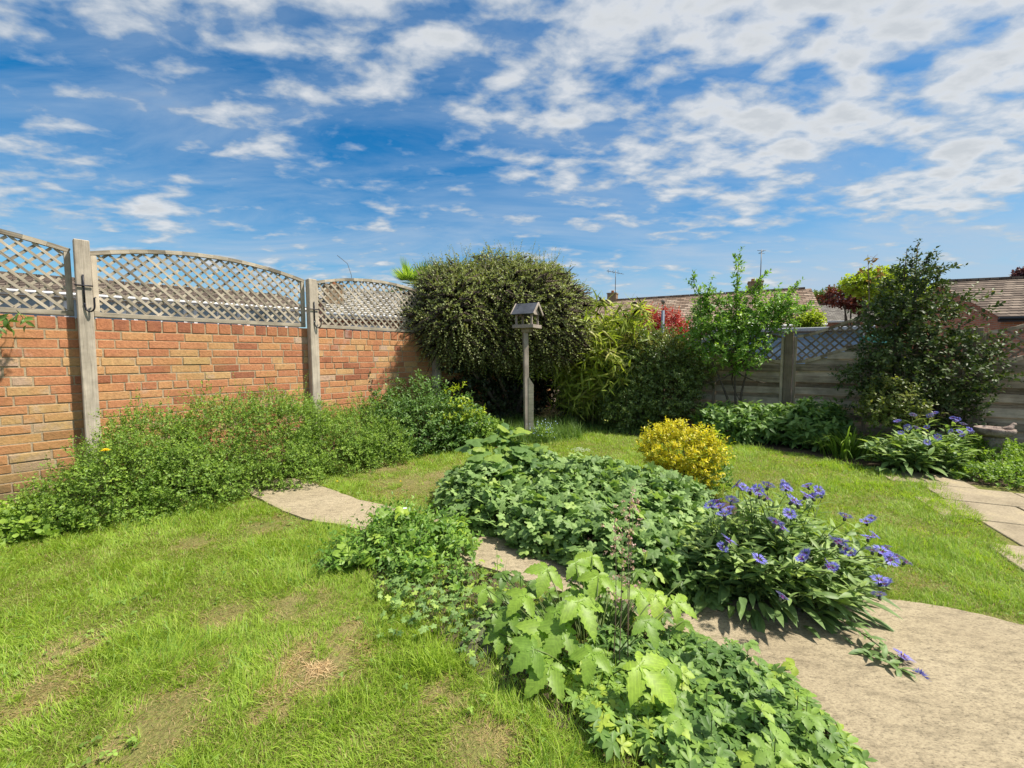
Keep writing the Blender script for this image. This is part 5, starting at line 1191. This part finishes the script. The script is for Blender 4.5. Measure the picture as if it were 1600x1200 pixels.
# ------------------------------------------------------------------ weedy clump left of the path
rng = np.random.default_rng(370)
root = empty('weed_patch', gp(640, 930), 'tangled patch of mixed green weeds between lawn and path', 'weeds')
wb = [bp(560, 880, 2.35, 50, .2, 40), bp(620, 845, 2.5, 50, .22, 45), bp(680, 865, 2.45, 55, .22, 55), bp(650, 915, 2.2, 60, .2, 50), bp(720, 935, 2.1, 46, .18, 44), bp(530, 905, 2.3, 34, .15, 26), bp(690, 975, 1.95, 50, .15, 26), bp(790, 960, 1.95, 40, .15, 30)]
C, D, q = sample_blobs(rng, wb, 950, .9, .5, .03, 0)
inst('leaves', T_cinq, C, norm(D * (1, 1, .3) + rng.normal(size=C.shape) * .5), norm(D * .3 + (0, -.2, 1) + rng.normal(size=C.shape) * .3), rng.uniform(.03, .055, len(C)), rng.uniform(.2, 1, len(C)), L_cinq, root)
sprays('foliage', root, L_apple, rng, wb, 400, 6, .15, .036, T_ov, up=.7, depth=.9, lump=.3, spread=.9, twig=M_stem, twig_r=.0015, flat=0, cull=0)
C, D, q = sample_blobs(rng, wb, 150, .4, .3, .05, 0)
inst('big_leaves', T_curr, C, norm(D * (1, 1, .1) + rng.normal(size=C.shape) * .4), norm(np.array((0, -.35, 1)) + rng.normal(size=C.shape) * .3), rng.uniform(.06, .10, len(C)), rng.uniform(.2, 1, len(C)), L_anem, root)
n = 260; C, D, q = sample_blobs(rng, wb, n, 1, .3, .02, 0); C[:, 2] = 0
ribbons('grass_blades', C, rng.random(n) * 6.28, rng.uniform(.12, .33, n), np.full(n, .0045), rng.uniform(.1, .6, n), rng.random(n) * .4, rng.random(n), L_long, root, 4)
p = at(633, 796, 2.45); inst('white_petals', leaf_tiny(.4, .1), np.repeat(p[None], 5, 0), norm(np.stack([np.cos(np.arange(5) * 1.256), np.sin(np.arange(5) * 1.256), np.full(5, .7)], 1)), np.tile((0.01, 0, 1.0), (5, 1)), .018, np.full(5, .5), plain('white petal', (.75, .78, .82)), root)
# trailing small weeds below it, by the purple leaves
rng = np.random.default_rng(371)
root = empty('creeping_weeds', gp(690, 990), 'sparse creeping weeds with round leaves at the bed edge below the tangled patch', 'weeds')
n = 520; px = rng.uniform(590, 870, n); py = 925 + (px - 590) * .28 + rng.normal(size=n) * 34; C = np.array([gp(a, b_) for a, b_ in zip(px, py)]); C[:, 2] = rng.uniform(.015, .10, n)
k = rng.random(n) < .5
inst('round_leaves', T_ger, C[k], norm(rng.normal(size=(k.sum(), 3)) * (1, 1, .1)), norm(np.array((0, -.2, 1)) + rng.normal(size=(k.sum(), 3)) * .3), rng.uniform(.02, .042, k.sum()), rng.random(k.sum()), L_ger, root)
inst('small_leaves', T_cinq, C[~k], norm(rng.normal(size=((~k).sum(), 3)) * (1, 1, .1)), norm(np.array((0, -.2, 1)) + rng.normal(size=((~k).sum(), 3)) * .3), rng.uniform(.02, .034, (~k).sum()), rng.random((~k).sum()), L_cinq, root)
n = 1100; px = rng.uniform(580, 980, n); py = 930 + (px - 580) * .42 + rng.normal(size=n) * 40; P = np.array([gp(a, b_) for a, b_ in zip(px, py)])
tuft_field('bed_edge_grass', P, .12, .0032, M_grass, 'longer grass growing into the edge of the front bed', 'grass', 372, rr=(.2, .9), nseg=3)
n = 420; c = gp(676, 1040); P = np.stack([rng.normal(c[0], .05, n), rng.normal(c[1], .04, n), np.zeros(n)], 1)
tuft_field('grass_tuft', P, .13, .0034, M_grass, 'upright bright grass tuft left of the purple leaves', 'grass', 373, rr=(.5, .85), lean=(.4, .2))

# ------------------------------------------------------------------ houses beyond
TS_b = [(.2, (.12, .08, .055)), (.45, (.22, .155, .11)), (.65, (.31, .23, .17)), (.85, (.38, .31, .24))]
TS_d = [(.2, (.075, .055, .045)), (.5, (.15, .115, .09)), (.8, (.24, .19, .15))]
TS_g = [(.2, (.10, .09, .08)), (.5, (.19, .175, .155)), (.8, (.27, .25, .22))]
M_tb, M_td, M_tg = tile_mat('brown roof tiles', TS_b), tile_mat('dark roof tiles', TS_d), tile_mat('grey roof tiles', TS_g)
M_hb = tile_mat('house brick', [(.2, (.34, .11, .06)), (.5, (.48, .18, .10)), (.8, (.56, .25, .14))], .225, .075, (.4, .33, .26))
M_chb = tile_mat('sooty chimney brick', [(.2, (.16, .10, .06)), (.5, (.28, .18, .10)), (.8, (.36, .26, .15))], .225, .075, (.25, .21, .15))
M_dark = plain('dark fascia', (.02, .02, .025), .4)
def roof_slope(mb, r0, r1, e0, e1, pitch=.25, lift=.02):
    """stepped tile courses between ridge r0-r1 and eave e0-e1"""
    L = np.linalg.norm(np.asarray(e0) - r0); n = max(3, int(L / pitch)); nn = norm(np.cross(np.asarray(r1) - r0, np.asarray(e0) - r0)); nn = nn * np.sign(nn[2])
    W_ = np.linalg.norm(np.asarray(r1) - r0)
    for i in range(n):
        a0, a1 = r0 + (e0 - r0) * i / n, r1 + (e1 - r1) * i / n; b0, b1 = r0 + (e0 - r0) * (i + 1) / n + nn * lift, r1 + (e1 - r1) * (i + 1) / n + nn * lift
        u = [(0, i * .3), (W_, i * .3), (W_, i * .3 + .298), (0, i * .3 + .298)]
        mb.poly([a0, a1, b1, b0], u); mb.poly([b0, b1, b1 - nn * lift, b0 - nn * lift], [(0, i * .3 + .299), (W_, i * .3 + .299), (W_, i * .3 + .2995), (0, i * .3 + .2995)])
def house(name, R0, R1, perp, run, eave, label, roofm, wallm, gable=True, fascia=M_white, cat='house'):
    """R0, R1: ridge ends; perp: unit vector from the ridge towards the camera; run: horizontal slope width"""
    R0, R1, perp = (np.asarray(v, float) for v in (R0, R1, perp)); d = norm(R1 - R0); perp = norm(perp * (1, 1, 0)); ov = .25
    root = empty(name, ((R0 + R1) / 2 * (1, 1, 0)), label, cat)
    mb = MB()
    for s in (1, -1):
        e0, e1 = R0 + perp * s * run, R1 + perp * s * run; e0[2] = e1[2] = eave; roof_slope(mb, R0 - d * ov, R1 + d * ov, e0 - d * ov, e1 + d * ov)
    rf = mb.build('roof', roofm, root)
    mb = MB(); nrg = max(4, int(np.linalg.norm(R1 - R0) / .45))
    for i in range(nrg):
        a = R0 + (R1 - R0) * i / nrg; b_ = R0 + (R1 - R0) * (i + 1) / nrg; mb.bar(a + UP * .03, b_ - d * .02 + UP * .03, .22, .09, UP)
    mb.build('ridge_tiles', roofm, rf)
    w = run - .3; mb = MB(); z = eave + .02
    a, b_, c, e = R0 + perp * w, R1 + perp * w, R1 - perp * w, R0 - perp * w
    L = np.linalg.norm(R1 - R0)
    for p, q, l in ((a, b_, L), (c, e, L)): mb.poly([(p[0], p[1], 0), (q[0], q[1], 0), (q[0], q[1], z), (p[0], p[1], z)], [(0, 0), (l, 0), (l, z), (0, z)])
    for p, q, r in ((b_, c, R1), (e, a, R0)):
        mb.poly([(p[0], p[1], 0), (q[0], q[1], 0), (q[0], q[1], z), (r[0], r[1], R0[2] - .12), (p[0], p[1], z)], [(0, 0), (2 * w, 0), (2 * w, z), (w, R0[2]), (0, z)])
    wl = mb.build('wall', wallm, root)
    e0, e1 = R0 + perp * (run - .02), R1 + perp * (run - .02); e0[2] = e1[2] = eave - .09
    mb = MB(); mb.bar(e0 - d * ov, e1 + d * ov, .16, .025, perp); mb.build('fascia', fascia, root)
    g0 = e0 + perp * .07; g1 = e1 + perp * .07; tubes('gutter', [([g0 - d * ov + UP * .03, g1 + d * ov + UP * .03], .055)], fascia, root, 8)
    return root, rf, wl, d, perp, w
def window(parent, c, d, n, w, h, panes=2, fm=None):
    c = np.asarray(c, float); mb = MB(); t_ = .11
    for s in (-1, 1): mb.bar(c + d * s * (w / 2) - UP * h / 2, c + d * s * (w / 2) + UP * h / 2, t_, .07, n); mb.bar(c - d * (w / 2 - t_ / 2) + UP * s * (h / 2 - .035), c + d * (w / 2 - t_ / 2) + UP * s * (h / 2 - .035), t_, .072, n)
    for i in range(1, panes): x = -w / 2 + w * i / panes; mb.bar(c + d * x - UP * (h / 2 - .07), c + d * x + UP * (h / 2 - .07), .05, .06, n)
    f = mb.build('window', fm or M_white, parent)
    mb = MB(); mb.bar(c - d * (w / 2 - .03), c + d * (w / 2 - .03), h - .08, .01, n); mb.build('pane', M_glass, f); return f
def chimney(parent, c, z0, z1, s=.32, d=(1, 0, 0), pots=1):
    d = np.asarray(d, float); e = np.cross(UP, d); c = np.asarray(c, float); mb = MB()
    mb.box((c[0], c[1], (z0 + z1) / 2), UP * (z1 - z0) / 2, d * s, e * s); mb.box((c[0], c[1], z1 + .03), UP * .035, d * (s + .03), e * (s + .03)); ch = mb.build('chimney', M_chb, parent)
    for k in range(pots):
        mb = MB(); mb.lathe([(.09, z1 + .066), (.10, z1 + .08), (.08, z1 + .2), (.09, z1 + .22)], (c[0] + d[0] * (k - (pots - 1) / 2) * .3, c[1], 0), 12); mb.build('chimney_pot', plain('terracotta', (.35, .14, .07), .8), ch, True)
    return ch
def aerial(parent, top, base_z, yagi=True):
    x, y, z = top; tubes('aerial', [([(x, y, base_z), (x, y, z)], .022)] + ([([(x - .55, y, z - .05), (x + .5, y, z - .25)], .014)] + [([(x - .5 + .14 * k, y - .2, z - .06 - .028 * k), (x - .5 + .14 * k, y + .2, z - .02 - .028 * k)], .01) for k in range(7)] + [([(x - .45 + .3 * k, y, z - .2 - .03 * k), (x - .45 + .3 * k, y, z + .12 - .03 * k)], .01) for k in range(3)] if yagi else [([(x - .22, y, z - .05), (x + .22, y, z - .05)], .012), ([(x, y - .22, z - .12), (x, y + .22, z - .12)], .012), ([(x - .16, y, z - .2), (x + .16, y, z - .2)], .012)]), plain('aerial metal', (.12, .13, .14), .5, .5, .5), parent, 5)

# centre bungalow
r = at(1258, 453, 21.5); l = at(920, 475, 26.6)
R0 = np.array((l[0], 26.6, 4.55)); R1 = np.array((r[0], 21.5, 4.58)); pv = np.array((-(R1 - R0)[1], (R1 - R0)[0], 0)); pv = pv if pv[1] < 0 else -pv
root, rf, wl, d, perp, w = house('bungalow', R0, R1, pv, 4.1, 2.55, 'long brown roofed bungalow behind the bamboo and fruit tree', M_tb, M_hb)
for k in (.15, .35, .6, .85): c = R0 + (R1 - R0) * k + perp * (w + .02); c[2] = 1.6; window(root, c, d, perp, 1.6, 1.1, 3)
c = at(957, 470, 26.0); chimney(rf, (c[0], 26.0, 0), 3.6, 4.95, .27, d); aerial(rf, tuple(at(962, 422, 26.0)), 4.9)
c = at(1180, 450, 22.6); chimney(rf, (c[0], 22.6, 0), 3.8, 5.05, .34, d, 2); aerial(rf, tuple(at(1190, 390, 22.3)), 4.5, False)
c = at(918, 470, 26.7); mb = MB(); mb.lathe([(.02, 0), (.16, .05), (.24, .14)], (c[0], 26.6, 4.6), 12); mb.build('satellite_dish', M_dark, rf, True)
# right brick house
r = at(1640, 431, 16.5); l = at(1470, 443, 17.6)
R0 = np.array((l[0], 17.6, 4.25)); R1 = np.array((r[0] + 3.0, 15.6, 4.25)); pv = np.array((-(R1 - R0)[1], (R1 - R0)[0], 0)); pv = pv if pv[1] < 0 else -pv
root, rf, wl, d, perp, w = house('brick_house', R0, R1, pv, 3.6, 2.5, 'red brick house with grey brown tiled roof at the right edge', M_td, M_hb, fascia=M_dark)
c = at(1598, 530, 13.2); c = R0 + d * 5.1 + perp * (w + .03); c[2] = 1.5; mb = MB(); mb.bar(c - UP * 1.2, c + UP * .75, 1.0, .05, perp); dr = mb.build('door', M_white, root)
mb = MB(); mb.bar(c + perp * .04 + d * .35 - UP * .3, c + perp * .04 + d * .42 - UP * .3, .02, .03, perp); mb.build('handle', M_iron, dr)
c = R0 + d * 1.7 + perp * (w + .05); tubes('downpipe', [([c + UP * 0 - (0, 0, c[2]), c - (0, 0, c[2] - 2.4)], .04)], M_dark, root, 8)
# middle distant roof
r = at(1375, 470, 34); l = at(1272, 475, 37)
R0 = np.array((l[0], 37, 5.6)); R1 = np.array((r[0] + 2.5, 34, 5.6)); pv = np.array((-(R1 - R0)[1], (R1 - R0)[0], 0)); pv = pv if pv[1] < 0 else -pv
root, rf, wl, d, perp, w = house('distant_house', R0, R1, pv, 4.2, 3.9, 'distant grey tiled house between the bungalow and the brick house', M_tg, M_hb)
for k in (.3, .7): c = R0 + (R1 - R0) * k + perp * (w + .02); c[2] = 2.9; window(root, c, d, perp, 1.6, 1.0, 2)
# left bungalow seen through the trellis
R0 = np.array((-24.0, 9.8, 4.05)); R1 = np.array((-11.2, 20.4, 4.05)); pv = np.array((.755, -.656, 0))
root, rf, wl, d, perp, w = house('white_windowed_bungalow', R0, R1, pv, 2.3, 3.32, 'low bungalow with white windows seen through the left trellis', M_td, plain('cream render', (.62, .60, .54), .8))
L = np.linalg.norm(R1 - R0)
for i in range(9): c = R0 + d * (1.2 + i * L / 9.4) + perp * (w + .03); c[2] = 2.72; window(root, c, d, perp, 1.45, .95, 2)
for k in (.42, .6): c = R0 + (R1 - R0) * k; chimney(rf, c, 3.7, 4.25, .17, d)
# pale shed roofed extension further along
r = at(660, 455, 16); R0 = np.array(at(503, 466, 15.0)); R1 = np.array((at(700, 454, 17.5)[0], 17.5, at(620, 458, 16.5)[2])); R0[2] = R1[2] = 3.55
pv = np.array((.5, -.86, 0)); root, rf, wl, d, perp, w = house('grey_roofed_house', R0, R1, pv, 3.2, 2.45, 'pale grey roofed house seen through the trellis beside the corner bush', tile_mat('pale grey tiles', [(.2, (.26, .25, .23)), (.6, (.40, .39, .36)), (.9, (.5, .48, .45))]), M_hb)
c = at(513, 480, 13.0); ch = chimney(rf, (c[0], 13.4, 0), 2.2, 3.35, .26, d); 
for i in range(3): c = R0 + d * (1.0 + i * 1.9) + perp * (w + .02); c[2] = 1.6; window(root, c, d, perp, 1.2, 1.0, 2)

# blue shed and turquoise water butt behind the right fence
c = at(1235, 530, 8.6); M_bs = wood_mat('blue painted boards', [(.25, (.24, .38, .58)), (.6, (.36, .52, .72)), (.8, (.5, .64, .78))])
root = empty('blue_shed', (c[0], 8.6, 0), 'blue painted shed with pale flat roof behind the fence lattice', 'shed')
mb = MB(); D2 = FD; N2 = FN; O = np.array((c[0], 8.6, 0))
for i in range(12): mb.bar(O - D2 * 1.15 + UP * (.07 + i * .135) + N2 * .6, O + D2 * 1.05 + UP * (.07 + i * .135) + N2 * .6, .13, .02, N2)
for s in (-1, 1):
    for i in range(12): mb.bar(O + D2 * (s * 1.1 - .05) - N2 * .58 + UP * (.07 + i * .135), O + D2 * (s * 1.1 - .05) + N2 * .58 + UP * (.07 + i * .135), .13, .02, D2)
mb.build('wall', M_bs, root)
mb = MB(); mb.box(O + UP * 1.68 - D2 * .05, D2 * 1.3, N2 * .8, UP * .035, .5, .01); mb.build('roof', noise_mat('pale roof felt', [(.3, (.36, .38, .40)), (.7, (.52, .54, .56))], 4), root)
c = at(1365, 530, 7.6); root = empty('turquoise_tank', (c[0], c[1], 0), 'turquoise garden tank glimpsed through the lattice beside the holly', 'tank')
mb = MB(); mb.lathe([(.26, 0), (.30, .1), (.31, 1.2), (.33, 1.3), (.31, 1.45), (.28, 1.48)], (c[0], c[1], 0), 20); mb.build('tank', plain('turquoise plastic', (.13, .5, .40), .4), root, True)
mb = MB(); mb.lathe([(.33, 1.481), (.34, 1.50), (.33, 1.52), (.10, 1.56), (.01, 1.565)], (c[0], c[1], 0), 20); mb.build('lid', plain('turquoise lid', (.16, .55, .44), .4), root, True)
c = at(1310, 530, 8.0); root = empty('garden_chair', (c[0], c[1], 0), 'white and dark garden clutter chair behind the lattice left of the holly', 'chair')
mb = MB(); O = np.array((c[0], c[1], 0))
for i in range(6): mb.bar(O + FD * (-.25 + .1 * i) + UP * .75, O + FD * (-.25 + .1 * i) + UP * 1.45, .05, .02, FN)
mb.bar(O - FD * .3 + UP * 1.47, O + FD * .3 + UP * 1.47, .06, .03, FN); mb.build('backrest', M_white, root)
mb = MB(); mb.box(O + FN * .22 + UP * .74, FD * .3, FN * .22, UP * .02); mb.build('seat', M_white, root)
for i in (-1, 1):
    for j in (0, 1): mb = MB(); mb.bar(O + FD * .27 * i + FN * (.42 * j + .01), O + FD * .27 * i + FN * (.42 * j + .01) + UP * .72, .04, .04, FN); mb.build('leg', M_white, root)

# trees far behind
def far_tree(name, px, py, Y, rx, rz, mat, label, seed, n=700, leaf=.16, grp='trees beyond the fence'):
    rng = np.random.default_rng(seed); p = at(px, py, Y); k = Y / 650; root = empty(name, (p[0], Y, 0), label, 'tree', grp)
    bb = [(p[0] + rng.normal() * rx * k * .4, Y + rng.normal() * rx * k * .3, p[2] + rng.normal() * rz * k * .3, rx * k * rng.uniform(.45, .7), rx * k * .55, rz * k * rng.uniform(.45, .75)) for i in range(6)]
    sprays('crown', root, mat, rng, bb, n, 6, leaf * 2.2, leaf, T_tinyw, up=.3, depth=.7, lump=.3, twig=M_bark, twig_r=.008, flat=0, zmin=.5)
    limbs('trunk', root, (p[0], Y, 0), [np.array(q[:3]) for q in bb], .12, rng, M_bark, .2)
far_tree('garden_tree', 1385, 450, 14, 42, 22, L_yell, 'yellow green tree crown left of the holly top', 401, 800, .11)
far_tree('copper_tree', 1335, 466, 30, 34, 14, leaf_mat('copper leaf', [(0, (.09, .02, .02)), (1, (.22, .06, .04))], .25), 'copper red tree behind the distant grey roof', 402, 600, .2)
far_tree('distant_tree', 1282, 470, 42, 14, 12, L_dark, 'small dark distant tree right of the bungalow gable', 403, 400, .22)
far_tree('garden_tree', 1268, 505, 16, 14, 16, L_yell, 'small light green tree below the bungalow gable end', 404, 300, .1)
far_tree('plum_tree', 1605, 428, 17, 10, 7, leaf_mat('plum leaf', [(0, (.06, .02, .03)), (1, (.15, .05, .06))], .2), 'dark purple tree tip over the right hand roof ridge', 405, 160, .12)
far_tree('garden_tree', 1380, 475, 15, 30, 20, L_apple, 'mid green tree behind the holly', 406, 500, .11)
# lone arching twig above the trellis
root = empty('arching_twig', at(551, 437, 6.5) * (1, 1, 0), 'single thin bare twig arching above the trellis', 'twig')
tubes('stem', [([at(551, 437, 6.5) * (1, 1, 0), at(552, 470, 6.5), at(549, 430, 6.5), at(543, 412, 6.5), at(527, 399, 6.5)], .0035)], M_bark, root, 4)
# leaves hanging over the wall at far left
rng = np.random.default_rng(410)
root = empty('overhanging_climber', at(20, 495, 3.12), 'few green leaves hanging over the wall top at the left edge', 'climber')
sprays('foliage', root, L_gloss, rng, None, 0, 5, .12, .07, T_broad, up=-.1, sag=.4, flat=0, pts=(np.array([at(px, 494 + rng.normal() * 4, 3.12 + px * .002) for px in (0, 8, 18, 30, 40, -10, -20)]), np.tile((.6, -.5, -.2), (7, 1))), twig=M_stem)
print('blades', NG)
